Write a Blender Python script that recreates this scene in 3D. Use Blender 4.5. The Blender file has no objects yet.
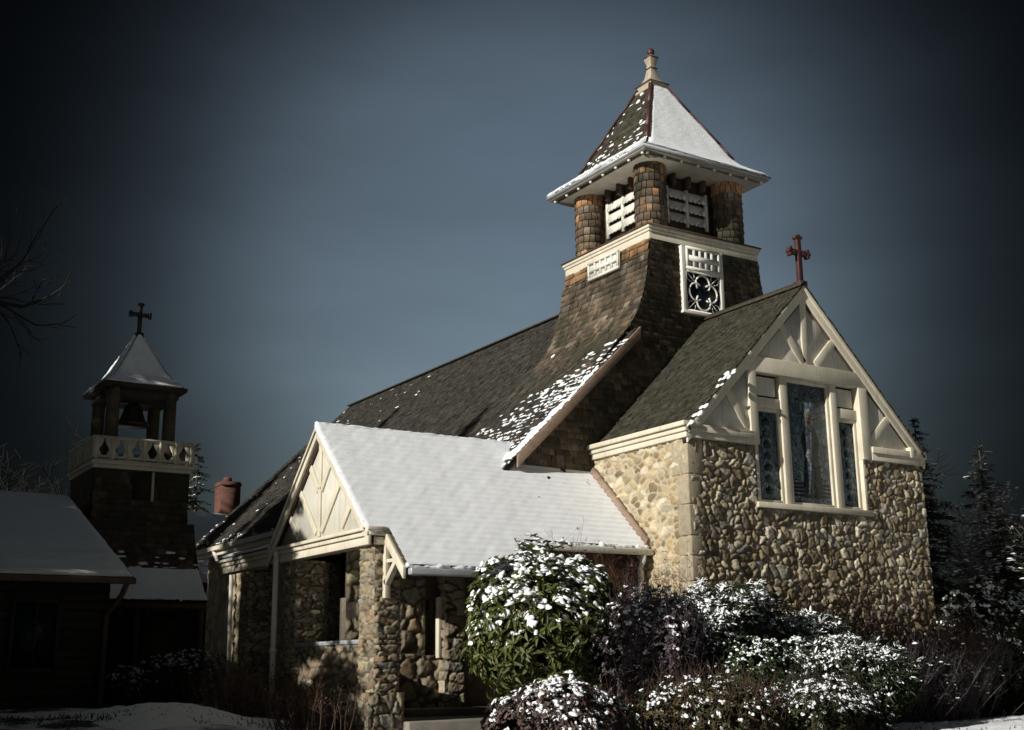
import bpy, math, random
import numpy as np
from mathutils import Vector, Matrix

rng = np.random.default_rng(7)
random.seed(7)
scene = bpy.context.scene
COL = scene.collection

# ------------------------------------------------------------------ objects
def link(o):
    COL.objects.link(o)
    return o

def empty(name, loc, label=None, cat=None, group=None):
    o = link(bpy.data.objects.new(name, None))
    o.location = loc
    o.empty_display_size = .3
    tag(o, label, cat, group)
    return o

def tag(o, label=None, cat=None, group=None, kind=None):
    if label: o['label'] = label
    if cat: o['category'] = cat
    if group: o['group'] = group
    if kind: o['kind'] = kind
    return o

def adopt(o, parent):
    if parent is not None:
        bpy.context.view_layer.update()
        o.parent = parent
        o.matrix_parent_inverse = parent.matrix_world.inverted()
    return o

class MB:
    """collects polygons (with an optional colour per vertex) for one mesh"""
    def __init__(s):
        s.v = []; s.f = {}; s.c = []; s.n = 0
    def add(s, V, F, tint=None):
        V = np.asarray(V, float).reshape(-1, 3)
        k0 = s.n
        s.v.append(V); s.n += len(V)
        if isinstance(F, np.ndarray):
            F = [F]
        else:
            d = {}
            for f in F: d.setdefault(len(f), []).append(f)
            F = [np.array(q) for q in d.values()]
        for a in F:
            s.f.setdefault(a.shape[1], []).append(a + k0)
        if tint is None: tint = (.5, .5, .5)
        t = np.asarray(tint, float)
        if t.ndim == 1: t = np.tile(t, (len(V), 1))
        s.c.append(t)
    def box(s, a, b, tint=None):
        x0, y0, z0 = [min(p, q) for p, q in zip(a, b)]; x1, y1, z1 = [max(p, q) for p, q in zip(a, b)]
        V = [(x0,y0,z0),(x1,y0,z0),(x1,y1,z0),(x0,y1,z0),(x0,y0,z1),(x1,y0,z1),(x1,y1,z1),(x0,y1,z1)]
        s.add(V, np.array(BOXF), tint)
    def hexa(s, V, tint=None):
        s.add(V, np.array(BOXF), tint)
    def prism(s, pts, dv, tint=None):
        """flat outline pts (counter-clockwise seen against dv) pushed along dv"""
        P = np.array(pts, float); Q = P + np.array(dv, float); n = len(P)
        F = [tuple(range(n))[::-1], tuple(range(n, 2*n))]
        F += [(i, (i+1) % n, n + (i+1) % n, n + i) for i in range(n)]
        s.add(np.vstack([P, Q]), F, tint)
    def bar(s, a, b, w, h, up=(0,0,1), tint=None, shift=0):
        """rectangular bar from a to b, w wide, h high"""
        a = Vector(a); b = Vector(b); d = (b - a).normalized(); u = Vector(up)
        r = d.cross(u).normalized(); u = r.cross(d).normalized()
        V = []
        for p in (a, b):
            for sx, sz in ((-1,-1),(1,-1),(1,1),(-1,1)):
                V.append(p + r*(sx*w/2) + u*(sz*h/2 + shift))
        V = [V[0],V[1],V[5],V[4],V[3],V[2],V[6],V[7]]
        s.add([tuple(v) for v in V], np.array(BOXF), tint)
    def tube(s, pts, rad, n=8, tint=None, cap=True):
        P = np.array(pts, float); R = np.broadcast_to(np.asarray(rad, float), (len(P),))
        V = []
        ref = np.array([.3, .2, 1.])
        for i, p in enumerate(P):
            t = P[min(i+1, len(P)-1)] - P[max(i-1, 0)]; t = t/(np.linalg.norm(t)+1e-9)
            a = np.cross(t, ref if abs(t@ref) < .98*np.linalg.norm(ref) else np.array([1., 0, 0])); a /= np.linalg.norm(a)
            b = np.cross(t, a)
            for k in range(n):
                q = 2*math.pi*k/n
                V.append(p + R[i]*(math.cos(q)*a + math.sin(q)*b))
        F = []
        for i in range(len(P)-1):
            for k in range(n):
                F.append((i*n+k, i*n+(k+1) % n, (i+1)*n+(k+1) % n, (i+1)*n+k))
        if cap:
            F.append(tuple(range(n))[::-1]); F.append(tuple(range((len(P)-1)*n, len(P)*n)))
        s.add(V, F, tint)
    def lathe(s, c, prof, n=16, tint=None, square=False):
        """profile of (radius, z) round the vertical through c"""
        V = []; m = 4 if square else n
        for r, z in prof:
            for k in range(m):
                q = 2*math.pi*(k+.5)/m
                rr = r*math.sqrt(2) if square else r
                V.append((c[0]+rr*math.cos(q), c[1]+rr*math.sin(q), c[2]+z))
        F = []
        for i in range(len(prof)-1):
            for k in range(m):
                F.append((i*m+k, i*m+(k+1) % m, (i+1)*m+(k+1) % m, (i+1)*m+k))
        F.append(tuple(range(m))[::-1]); F.append(tuple(range((len(prof)-1)*m, len(prof)*m)))
        s.add(V, F, tint)
    def build(s, name, mat, parent=None, smooth=False, bevel=0):
        me = bpy.data.meshes.new(name)
        V = np.vstack(s.v); C = np.vstack(s.c)
        fl = []; st = []; tot = []; off = 0
        for k, arrs in s.f.items():
            A = np.vstack(arrs); fl.append(A.ravel())
            st.append(off + np.arange(len(A))*k); tot.append(np.full(len(A), k)); off += A.size
        fl = np.concatenate(fl); st = np.concatenate(st); tot = np.concatenate(tot)
        me.vertices.add(len(V)); me.vertices.foreach_set('co', V.astype(np.float32).ravel())
        me.loops.add(len(fl)); me.loops.foreach_set('vertex_index', fl.astype(np.int32))
        me.polygons.add(len(st)); me.polygons.foreach_set('loop_start', st.astype(np.int32))
        if smooth: me.polygons.foreach_set('use_smooth', np.ones(len(st), bool))
        me.update(calc_edges=True); me.validate()
        at = me.attributes.new('tint', 'FLOAT_COLOR', 'POINT')
        at.data.foreach_set('color', np.hstack([C, np.ones((len(C), 1))]).astype(np.float32).ravel())
        me.materials.append(mat)
        o = link(bpy.data.objects.new(name, me))
        if bevel:
            m = o.modifiers.new('bevel', 'BEVEL'); m.width = bevel; m.segments = 2; m.limit_method = 'ANGLE'
        adopt(o, parent)
        if name in ('snow', 'foliage'): o['kind'] = 'stuff'
        return o
BOXF = [(0,3,2,1),(4,5,6,7),(0,1,5,4),(1,2,6,5),(2,3,7,6),(3,0,4,7)]

# ------------------------------------------------------------------ noise
class Noise:
    def __init__(s, seed, freq, octaves=3):
        r = np.random.default_rng(seed); s.w = []
        for o in range(octaves):
            for k in range(5):
                d = r.normal(size=3); d /= np.linalg.norm(d)
                s.w.append((d*freq*(2**o)*r.uniform(.7, 1.4)*2*math.pi, r.uniform(0, 6.28), .5**o))
    def __call__(s, P):
        P = np.asarray(P, float); v = 0; t = 0
        for k, ph, a in s.w:
            v = v + a*np.sin(P@k + ph); t += a
        return v/t*2.2

# ------------------------------------------------------------------ materials
def newmat(name):
    m = bpy.data.materials.new(name); m.use_nodes = True
    nt = m.node_tree; b = nt.nodes['Principled BSDF']
    return m, nt, b
def node(nt, t, **kw):
    n = nt.nodes.new(t)
    for k, v in kw.items():
        if k in n.inputs: n.inputs[k].default_value = v
        else: setattr(n, k, v)
    return n
def noise_node(nt, scale, detail=4, rough=.6, vec=None):
    n = node(nt, 'ShaderNodeTexNoise'); n.inputs['Scale'].default_value = scale
    n.inputs['Detail'].default_value = detail; n.inputs['Roughness'].default_value = rough
    if vec is None:
        tc = node(nt, 'ShaderNodeTexCoord'); vec = tc.outputs['Object']
    nt.links.new(vec, n.inputs['Vector'])
    return n
def ramp(nt, src, stops):
    r = node(nt, 'ShaderNodeValToRGB'); e = r.color_ramp.elements
    while len(e) < len(stops): e.new(.5)
    for el, (p, c) in zip(e, stops):
        el.position = p; el.color = (*c, 1) if len(c) == 3 else c
    nt.links.new(src, r.inputs['Fac'])
    return r
def mix(nt, a, b, fac, mode='MIX'):
    m = node(nt, 'ShaderNodeMix'); m.data_type = 'RGBA'; m.blend_type = mode
    for s, q in (('Factor', fac), ('A', a), ('B', b)):
        i = [x for x in m.inputs if x.name == s and (x.type == 'RGBA' or (s == 'Factor' and x.type == 'VALUE'))][0]
        if isinstance(q, (int, float)): i.default_value = q
        elif isinstance(q, tuple): i.default_value = (*q, 1) if len(q) == 3 else q
        else: nt.links.new(q, i)
    return [x for x in m.outputs if x.type == 'RGBA'][0]
def bump(nt, b, src, strength, dist=.01):
    n = node(nt, 'ShaderNodeBump'); n.inputs['Strength'].default_value = strength; n.inputs['Distance'].default_value = dist
    nt.links.new(src, n.inputs['Height']); nt.links.new(n.outputs['Normal'], b.inputs['Normal'])

def m_tint(name, lo=.75, hi=1.25, scale=9, rough=.85, bs=.35, bscale=45, bdist=.008, spec=.3, dark=None, dscale=.8):
    """colour from the mesh's own tint, mottled"""
    m, nt, b = newmat(name)
    a = node(nt, 'ShaderNodeAttribute'); a.attribute_name = 'tint'
    n = noise_node(nt, scale, 5)
    r = ramp(nt, n.outputs['Fac'], [(.3, (lo,)*3), (.7, (hi,)*3)])
    c = mix(nt, a.outputs['Color'], r.outputs['Color'], 1., 'MULTIPLY')
    if dark:
        n2 = noise_node(nt, dscale, 5)
        r2 = ramp(nt, n2.outputs['Fac'], [(.42, (0, 0, 0)), (.66, (1, 1, 1))])
        c = mix(nt, c, dark, r2.outputs['Color'])
    nt.links.new(c, b.inputs['Base Color'])
    n3 = noise_node(nt, bscale, 4)
    bump(nt, b, n3.outputs['Fac'], bs, bdist)
    b.inputs['Roughness'].default_value = rough; b.inputs['Specular IOR Level'].default_value = spec
    return m
def m_plain(name, c1, c2, scale=3, rough=.6, bs=.1, bscale=30, spec=.4, metal=0, bdist=.004):
    m, nt, b = newmat(name)
    n = noise_node(nt, scale, 6, .65)
    r = ramp(nt, n.outputs['Fac'], [(.35, c1), (.68, c2)])
    nt.links.new(r.outputs['Color'], b.inputs['Base Color'])
    n3 = noise_node(nt, bscale, 4)
    bump(nt, b, n3.outputs['Fac'], bs, bdist)
    b.inputs['Roughness'].default_value = rough; b.inputs['Specular IOR Level'].default_value = spec; b.inputs['Metallic'].default_value = metal
    return m
M = {}
M['stone'] = m_tint('fieldstone', .7, 1.3, 14, .85, .5, 60, .01)
M['rubble'] = m_tint('pale rubble', .78, 1.2, 10, .88, .55, 50, .012)
M['shingle'] = m_tint('weathered shingle', .65, 1.35, 16, .82, .4, 70, .006, dark=(.035, .036, .022), dscale=1.1)
M['roofshingle'] = m_tint('mossy roof shingle', .6, 1.35, 12, .85, .5, 60, .008)
def m_wood(name, c1, c2, stain, groove=0, rough=.6):
    """old oil paint on boards: brush grain, rain streaks, chipped spots, optional board joints"""
    m, nt, b = newmat(name)
    tc = node(nt, 'ShaderNodeTexCoord')
    mp = node(nt, 'ShaderNodeMapping'); mp.inputs['Scale'].default_value = (7, 7, .7); nt.links.new(tc.outputs['Object'], mp.inputs['Vector'])
    n1 = noise_node(nt, 2.2, 6, .65); n2 = noise_node(nt, 2, 5, .7, mp.outputs['Vector']); n3 = noise_node(nt, 26, 5, .7)
    r1 = ramp(nt, n1.outputs['Fac'], [(.3, c1), (.7, c2)])
    r2 = ramp(nt, n2.outputs['Fac'], [(.5, (0, 0, 0)), (.78, (.55, .55, .55))])
    c = mix(nt, r1.outputs['Color'], stain, r2.outputs['Color'])
    r3 = ramp(nt, n3.outputs['Fac'], [(.68, (0, 0, 0)), (.74, (.8, .8, .8))])
    c = mix(nt, c, tuple(x*.6 for x in stain), r3.outputs['Color'])
    nt.links.new(c, b.inputs['Base Color'])
    h = n3.outputs['Fac']
    if groove:
        sx = node(nt, 'ShaderNodeSeparateXYZ'); nt.links.new(tc.outputs['Object'], sx.inputs[0])
        ad = node(nt, 'ShaderNodeMath'); ad.operation = 'ADD'; nt.links.new(sx.outputs['X'], ad.inputs[0]); nt.links.new(sx.outputs['Y'], ad.inputs[1])
        mu = node(nt, 'ShaderNodeMath'); mu.operation = 'PINGPONG'; nt.links.new(ad.outputs[0], mu.inputs[0]); mu.inputs[1].default_value = groove
        r4 = ramp(nt, mu.outputs[0], [(.0, (0, 0, 0)), (.012, (1, 1, 1))])
        bump(nt, b, r4.outputs['Color'], .8, .008)
    else: bump(nt, b, h, .08, .004)
    b.inputs['Roughness'].default_value = rough; b.inputs['Specular IOR Level'].default_value = .35
    return m
M['paint'] = m_wood('cream paint', (.53, .49, .38), (.66, .62, .50), (.30, .26, .19))
M['finialpaint'] = m_wood('weathered finial paint', (.30, .27, .20), (.42, .38, .29), (.16, .13, .09))
M['panelpaint'] = m_wood('pale boarded panel', (.50, .49, .42), (.59, .58, .51), (.36, .34, .28), .11)
M['white'] = m_wood('white paint', (.62, .61, .55), (.72, .71, .65), (.42, .40, .35), rough=.5)
M['oxblood'] = m_plain('red brown paint', (.050, .019, .018), (.078, .029, .026), 6, .5, .12)
M['brown'] = m_plain('brown board', (.05, .032, .022), (.095, .062, .044), 5, .7, .2)
M['vergebrown'] = m_plain('weathered verge board', (.20, .14, .10), (.30, .22, .16), 6, .7, .2)
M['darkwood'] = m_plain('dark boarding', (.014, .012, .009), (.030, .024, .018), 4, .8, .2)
M['metal'] = m_plain('grey metal gutter', (.30, .32, .34), (.42, .44, .46), 3, .45, .05, metal=.2)
M['iron'] = m_plain('black iron', (.012, .012, .013), (.03, .028, .027), 8, .5, .15, metal=.3)
M['bronze'] = m_plain('dark bronze', (.05, .048, .035), (.09, .08, .055), 8, .45, .1, metal=.7)
M['bark'] = m_plain('bark', (.035, .028, .022), (.085, .068, .055), 8, .9, .6, 25, bdist=.02)
M['twig'] = m_plain('red brown twigs', (.06, .034, .026), (.13, .075, .058), 6, .85, .2)
M['darktwig'] = m_plain('dark twigs', (.008, .007, .006), (.018, .015, .013), 6, .9, .2)
M['paletwig'] = m_plain('pale bare twigs', (.15, .12, .105), (.27, .23, .21), 6, .85, .2)
M['twiggrey'] = m_plain('grey twigs', (.05, .042, .045), (.11, .095, .10), 6, .85, .2)
def translucent(m, f=.35):
    nt = m.node_tree; b = nt.nodes['Principled BSDF']; out = nt.nodes['Material Output']
    t = node(nt, 'ShaderNodeBsdfTranslucent'); src = b.inputs['Base Color'].links[0].from_socket; nt.links.new(src, t.inputs['Color'])
    mx = node(nt, 'ShaderNodeMixShader'); mx.inputs[0].default_value = f
    nt.links.new(b.outputs[0], mx.inputs[1]); nt.links.new(t.outputs[0], mx.inputs[2]); nt.links.new(mx.outputs[0], out.inputs['Surface'])
M['leaf'] = m_tint('leaf', .7, 1.3, 8, .5, .1, 40, .003, .4)
translucent(M['leaf'])
M['needle'] = m_tint('needles', .7, 1.3, 5, .7, .1, 40, .003, .3)
def m_snow():
    m, nt, b = newmat('snow')
    n = noise_node(nt, 6, 6, .6)
    r = ramp(nt, n.outputs['Fac'], [(.3, (.80, .84, .88)), (.7, (.87, .90, .925))])
    nt.links.new(r.outputs['Color'], b.inputs['Base Color'])
    n2 = noise_node(nt, 38, 6, .7)
    bump(nt, b, n2.outputs['Fac'], .6, .015)
    b.inputs['Roughness'].default_value = .75; b.inputs['Specular IOR Level'].default_value = .25
    return m
M['snow'] = m_snow()
def m_glass():
    m, nt, b = newmat('stained glass')
    a = node(nt, 'ShaderNodeAttribute'); a.attribute_name = 'tint'
    tc = node(nt, 'ShaderNodeTexCoord')
    mp = node(nt, 'ShaderNodeMapping'); mp.inputs['Scale'].default_value = (12, 12, 8)
    nt.links.new(tc.outputs['Object'], mp.inputs['Vector'])
    v = node(nt, 'ShaderNodeTexVoronoi'); v.inputs['Scale'].default_value = 1; nt.links.new(mp.outputs['Vector'], v.inputs['Vector'])
    r = ramp(nt, v.outputs['Color'], [(.1, (.3, .4, .6)), (.4, (1.3, 1.3, 1.2)), (.6, (.35, .5, .48)), (.85, (.8, .68, .72))])
    c = mix(nt, a.outputs['Color'], r.outputs['Color'], .8, 'MULTIPLY')
    v2 = node(nt, 'ShaderNodeTexVoronoi'); v2.feature = 'DISTANCE_TO_EDGE'; nt.links.new(mp.outputs['Vector'], v2.inputs['Vector']); v2.inputs['Scale'].default_value = 1
    r2 = ramp(nt, v2.outputs['Distance'], [(.02, (.05, .05, .05)), (.055, (1, 1, 1))])
    c = mix(nt, c, r2.outputs['Color'], 1., 'MULTIPLY')
    nt.links.new(c, b.inputs['Base Color'])
    b.inputs['Roughness'].default_value = .35; b.inputs['Specular IOR Level'].default_value = .12
    n = noise_node(nt, 9, 3); bump(nt, b, n.outputs['Fac'], .25, .01)
    return m
M['glass'] = m_glass()
def m_brick():
    m, nt, b = newmat('brick')
    tc = node(nt, 'ShaderNodeTexCoord'); sx = node(nt, 'ShaderNodeSeparateXYZ'); nt.links.new(tc.outputs['Object'], sx.inputs[0])
    ad = node(nt, 'ShaderNodeMath'); ad.operation = 'ADD'; nt.links.new(sx.outputs['X'], ad.inputs[0]); nt.links.new(sx.outputs['Y'], ad.inputs[1])
    mp = node(nt, 'ShaderNodeCombineXYZ'); nt.links.new(ad.outputs[0], mp.inputs[0]); nt.links.new(sx.outputs['Z'], mp.inputs[1])
    t = node(nt, 'ShaderNodeTexBrick'); nt.links.new(mp.outputs[0], t.inputs['Vector'])
    for k, v in (('Scale', 2.4), ('Mortar Size', .02), ('Color1', (.14, .05, .03, 1)), ('Color2', (.085, .032, .021, 1)), ('Mortar', (.075, .06, .048, 1))): t.inputs[k].default_value = v
    nt.links.new(t.outputs['Color'], b.inputs['Base Color']); bump(nt, b, t.outputs['Fac'], -.15, .005)
    b.inputs['Roughness'].default_value = .9
    return m
M['brick'] = m_brick()
def m_ground():
    m, nt, b = newmat('snowy ground')
    n = noise_node(nt, .55, 7, .65)
    r = ramp(nt, n.outputs['Fac'], [(.44, (.06, .05, .034)), (.52, (.78, .8, .84))])
    n2 = noise_node(nt, 9, 5); r2 = ramp(nt, n2.outputs['Fac'], [(.3, (.7, .7, .7)), (.7, (1.1, 1.1, 1.1))])
    c = mix(nt, r.outputs['Color'], r2.outputs['Color'], 1., 'MULTIPLY')
    nt.links.new(c, b.inputs['Base Color']); bump(nt, b, n2.outputs['Fac'], .6, .05); b.inputs['Roughness'].default_value = .85
    return m
M['ground'] = m_ground()

# ------------------------------------------------------------------ surface makers
def grid_faces(nu, nv, keep=None):
    i, j = np.meshgrid(np.arange(nu-1), np.arange(nv-1), indexing='ij')
    i = i.ravel(); j = j.ravel()
    F = np.stack([i*nv+j, (i+1)*nv+j, (i+1)*nv+j+1, i*nv+j+1], 1)
    return F if keep is None else F[keep.ravel()]

def stone_panel(mb, o, u, v, w, h, cell=.19, relief=.06, res=.03, pal=None, mortar=(.085,.072,.055), seed=0, aspect=1.15, holes=(), flat=.35, edge=True, top=None, gap=.16):
    """a wall face of fieldstones: origin o, unit axes u (along) and v (up); stones stand out along u x v"""
    r = np.random.default_rng(seed)
    o = np.array(o, float); u = np.array(u, float); v = np.array(v, float); n = np.cross(u, v)
    nu = max(3, int(w/res)+1); nv = max(3, int(h/res)+1)
    A, B = np.meshgrid(np.linspace(0, w, nu), np.linspace(0, h, nv), indexing='ij')
    a = A.ravel(); b = B.ravel()
    nz = Noise(seed+1, 2.2, 2); nz2 = Noise(seed+2, 7, 2)
    P3 = np.stack([a, b, np.full_like(a, seed*.37)], 1)
    wq = min(1, cell/.16); wa = a + (.05*nz(P3) + .012*nz2(P3))*wq; wb = b + (.05*nz(P3+7.7) + .012*nz2(P3+3.1))*wq/max(1, aspect*.8)
    cx, cy = cell*aspect, cell
    gi = int(w/cx)+6; gj = int(h/cy)+6
    jx = r.uniform(-.42, .42, (gi, gj)); jy = r.uniform(-.42, .42, (gi, gj))
    jx[:, ::2] += .5
    big = (r.random((gi, gj))**2*1.3-.5)*cell*.75        # some stones claim more room
    hh = r.uniform(.45, 1., (gi, gj))
    pal = np.array(pal); pc = pal[r.integers(0, len(pal), (gi, gj))]*r.uniform(.65, 1.25, (gi, gj, 1))
    tilt = r.normal(0, .6, (gi, gj, 2))
    ci = np.floor(wa/cx).astype(int)+2; cj = np.floor(wb/cy).astype(int)+2
    d1 = np.full(a.shape, 9.); d2 = np.full(a.shape, 9.); I = np.zeros(a.shape, int); J = np.zeros(a.shape, int); dx1 = np.zeros(a.shape); dy1 = np.zeros(a.shape)
    for di in (-2, -1, 0, 1, 2):
        for dj in (-2, -1, 0, 1, 2):
            ii = np.clip(ci+di, 0, gi-1); jj = np.clip(cj+dj, 0, gj-1)
            px = (ii-2+.5+jx[ii, jj])*cx; py = (jj-2+.5+jy[ii, jj])*cy
            ex = wa-px; ey = wb-py
            d = np.sqrt((ex/aspect)**2+ey**2) - big[ii, jj]*.5
            m = d < d1
            d2 = np.where(m, d1, np.minimum(d2, d)); d1 = np.where(m, d, d1)
            I = np.where(m, ii, I); J = np.where(m, jj, J); dx1 = np.where(m, ex, dx1); dy1 = np.where(m, ey, dy1)
    e = (d2-d1)/cell
    t = np.clip((e-gap)/flat, 0, 1); prof = np.sqrt(np.clip(1-(1-t)**2, 0, 1))
    tl = tilt[I, J]
    H = relief*prof*np.clip(hh[I, J] + (tl[:, 0]*dx1+tl[:, 1]*dy1)/cell*.5, .15, 1.3) + .006*nz2(P3*2)
    if edge:
        dd = np.minimum(np.minimum(a, w-a), 9); H = H*np.clip(dd/.05, 0, 1)
    mm = np.clip((e-gap*.7)/(gap*.6), 0, 1)[:, None]
    c = pc[I, J]*mm + np.array(mortar)*(1-mm)
    V = o + a[:, None]*u + b[:, None]*v + H[:, None]*n
    ca = (A[:-1, :-1]+A[1:, 1:])/2; cb = (B[:-1, :-1]+B[1:, 1:])/2
    keep = np.ones(ca.shape, bool)
    for (x0, y0, x1, y1) in holes: keep &= ~((ca > x0) & (ca < x1) & (cb > y0) & (cb < y1))
    if top is not None: keep &= cb < top(ca)
    mb.add(V, grid_faces(nu, nv, keep), np.clip(c, 0, 1))

def stone_pier(mb, x0, y0, x1, y1, z0, z1, pal, seed=0, cell=.09, relief=.045, mortar=(.07,.06,.045), aspect=2.6, res=.02, flare=0):
    kw = dict(cell=cell, relief=relief, pal=pal, mortar=mortar, aspect=aspect, res=res, flat=.16, gap=.1)
    h = z1-z0
    stone_panel(mb, (x0, y0, z0), (1,0,0), (0,0,1), x1-x0, h, seed=seed, **kw)
    stone_panel(mb, (x0, y1, z0), (0,-1,0), (0,0,1), y1-y0, h, seed=seed+11, **kw)
    stone_panel(mb, (x1, y0, z0), (0,1,0), (0,0,1), y1-y0, h, seed=seed+22, **kw)
    stone_panel(mb, (x1, y1, z0), (-1,0,0), (0,0,1), x1-x0, h, seed=seed+33, **kw)
    mb.box((x0+.02, y0+.02, z0), (x1-.02, y1-.02, z1+.01), mortar)

def shingles(mb, P, ur, S, expo=.14, wid=(.1, .2), thick=.022, pal=((.2,.14,.09),), seed=0, keep=None, wav=.012, snow=None, snowmb=None, vary=.3):
    """courses of single shingles over a surface P(u, s); ur(s) gives the span of u"""
    r = np.random.default_rng(seed); pal = np.array(pal)
    def Nrm(u, s):
        e = .02
        a = np.array(P(u+e, s))-np.array(P(u-e, s)); b = np.array(P(u, s+e))-np.array(P(u, s-e))
        n = np.cross(a, b); return n/(np.linalg.norm(n)+1e-12)
    V = []; F = []; C = []; k = 0; SP = []; SD = []; SN = []; SL = []; SW = []
    rows = int(math.ceil(S/expo))
    for i in range(rows):
        s0 = i*expo; s1 = min(s0+expo*1.3, S); sm = min(s0+expo*.5, S)
        a0, a1 = ur(s0); b0, b1 = ur(s1)
        lo = min(a0, b0); hi = max(a1, b1)
        u = lo - r.uniform(0, wid[1])
        while u < hi:
            w = r.uniform(*wid); ua, ub = u+.004, u+w-.004; u += w
            pa, pb = np.clip((ua, ub), a0, a1); qa, qb = np.clip((ua, ub), b0, b1)
            if (pb-pa) < .01 and (qb-qa) < .01: continue
            um = (pa+pb)/2
            if keep is not None and not keep(um, sm): continue
            sb = s0 + r.uniform(-wav, wav); t = thick*r.uniform(.7, 1.5)
            n = Nrm(um, sm)
            p = [np.array(P(pa, sb)), np.array(P(pb, sb)), np.array(P(qb, s1)), np.array(P(qa, s1))]
            lift = (t*r.uniform(.85, 1.2), t*r.uniform(.85, 1.2))
            vv = [p[0]+n*lift[0], p[1]+n*lift[1], p[2]+n*t*.15, p[3]+n*t*.15, p[0]-n*.004, p[1]-n*.004]
            V += vv; F += [(k, k+1, k+2, k+3), (k+4, k+5, k+1, k), (k+4, k, k+3, k+3), (k+5, k+2, k+1, k+1)][:2]; 
            c = pal[r.integers(len(pal))]*r.uniform(1-vary, 1+vary)
            C += [c]*6; k += 6
            if snow is not None:
                pr = snow(um, sm)
                if r.random() < pr:
                    du_ = p[1]-p[0]; wl = np.linalg.norm(du_)+1e-6; ln = wl*r.uniform(.7, 2.1); wd = r.uniform(.025, .07)
                    mid = (p[0]+p[1])/2 + (p[3]-p[0])*r.uniform(.04, .28) + n*t*.75
                    SP.append(mid-du_/wl*ln/2); SD.append(du_/wl); SN.append(n); SL.append(ln); SW.append(wd)
    mb.add(V, [f for f in F], np.array(C))
    if SP: leafpads(snowmb, np.array(SP), np.array(SD), np.array(SN), np.array(SL), np.array(SW), (.04, .2), seed, .55)

def snow_sheet(mb, P, ur, S, du=.05, ds=.04, thick=.055, seed=0, expo=.14, lump=.012, ragged=None, rounding=.08):
    """a blanket of snow over P(u,s): top skin, rounded rim and a lower skin"""
    nz = Noise(seed, .9, 3); nz2 = Noise(seed+5, 5, 3); nz3 = Noise(seed+9, 14, 2)
    ns = int(S/ds)+2; a0, a1 = ur(S/2); nu = int((a1-a0)/du)+2
    top = []; low = []; kp = np.ones((nu-1, ns-1), bool)
    Vt = np.zeros((nu, ns, 3)); Vb = np.zeros((nu, ns, 3))
    for j in range(ns):
        s = S*j/(ns-1); l, h = ur(s)
        for i in range(nu):
            f = i/(nu-1); u = l+(h-l)*f
            e = .02
            p = np.array(P(u, s))
            n = np.cross(np.array(P(u+e, s))-np.array(P(u-e, s)), np.array(P(u, s+e))-np.array(P(u, s-e))); n /= np.linalg.norm(n)
            Vb[i, j] = p+n*.004
            d = min((u-l), (h-u), s + .012, (S-s)*2+.02)
            rd = math.sqrt(max(0, 1-(1-min(1, max(0, d)/rounding))**2))
            Vt[i, j] = p
            Vt[i, j] += n*(thick*(.15+.85*rd))
    Q = Vt.reshape(-1, 3)
    hgt = (lump*nz(Q) + lump*.3*nz2(Q) + lump*.32*nz3(Q)).reshape(nu, ns)
    srow = np.linspace(0, S, ns); saw = ((srow/expo) % 1.0)
    up = np.cross(Vt[1, 0]-Vt[0, 0], Vt[0, 1]-Vt[0, 0]); up /= np.linalg.norm(up)
    Vt += up*(hgt + (.011*(1-saw))[None, :])[..., None]
    # the lower rim hangs over a little, unevenly
    sdir = Vb[:, 0]-Vb[:, 1]; sdir /= np.linalg.norm(sdir, axis=1)[:, None]
    over = (.02+.018*nz3(Vt[:, 0]))[:, None]
    Vt[:, 0] += sdir*over
    if ragged is not None:
        for i in range(nu-1):
            for j in range(ns-1): kp[i, j] = ragged((Vb[i, j]), i/(nu-1), srow[j])
    mb.add(Vt.reshape(-1, 3), grid_faces(nu, ns, kp))
    if ragged is None:
        k0 = nu*ns; rim = [(i, 0) for i in range(nu)] + [(nu-1, j) for j in range(1, ns)] + [(i, ns-1) for i in range(nu-2, -1, -1)] + [(0, j) for j in range(ns-2, 0, -1)]
        T = [Vt[i, j] for i, j in rim]; B = [Vb[i, j] for i, j in rim]; m = len(rim)
        mb.add(T+B, [(m+i, m+(i+1) % m, (i+1) % m, i) for i in range(m)])

def plane(o, du, ds):
    o = np.array(o, float); du = np.array(du, float); ds = np.array(ds, float)
    du = du/np.linalg.norm(du); ds = ds/np.linalg.norm(ds)
    return lambda u, s: o+du*u+ds*s

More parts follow.
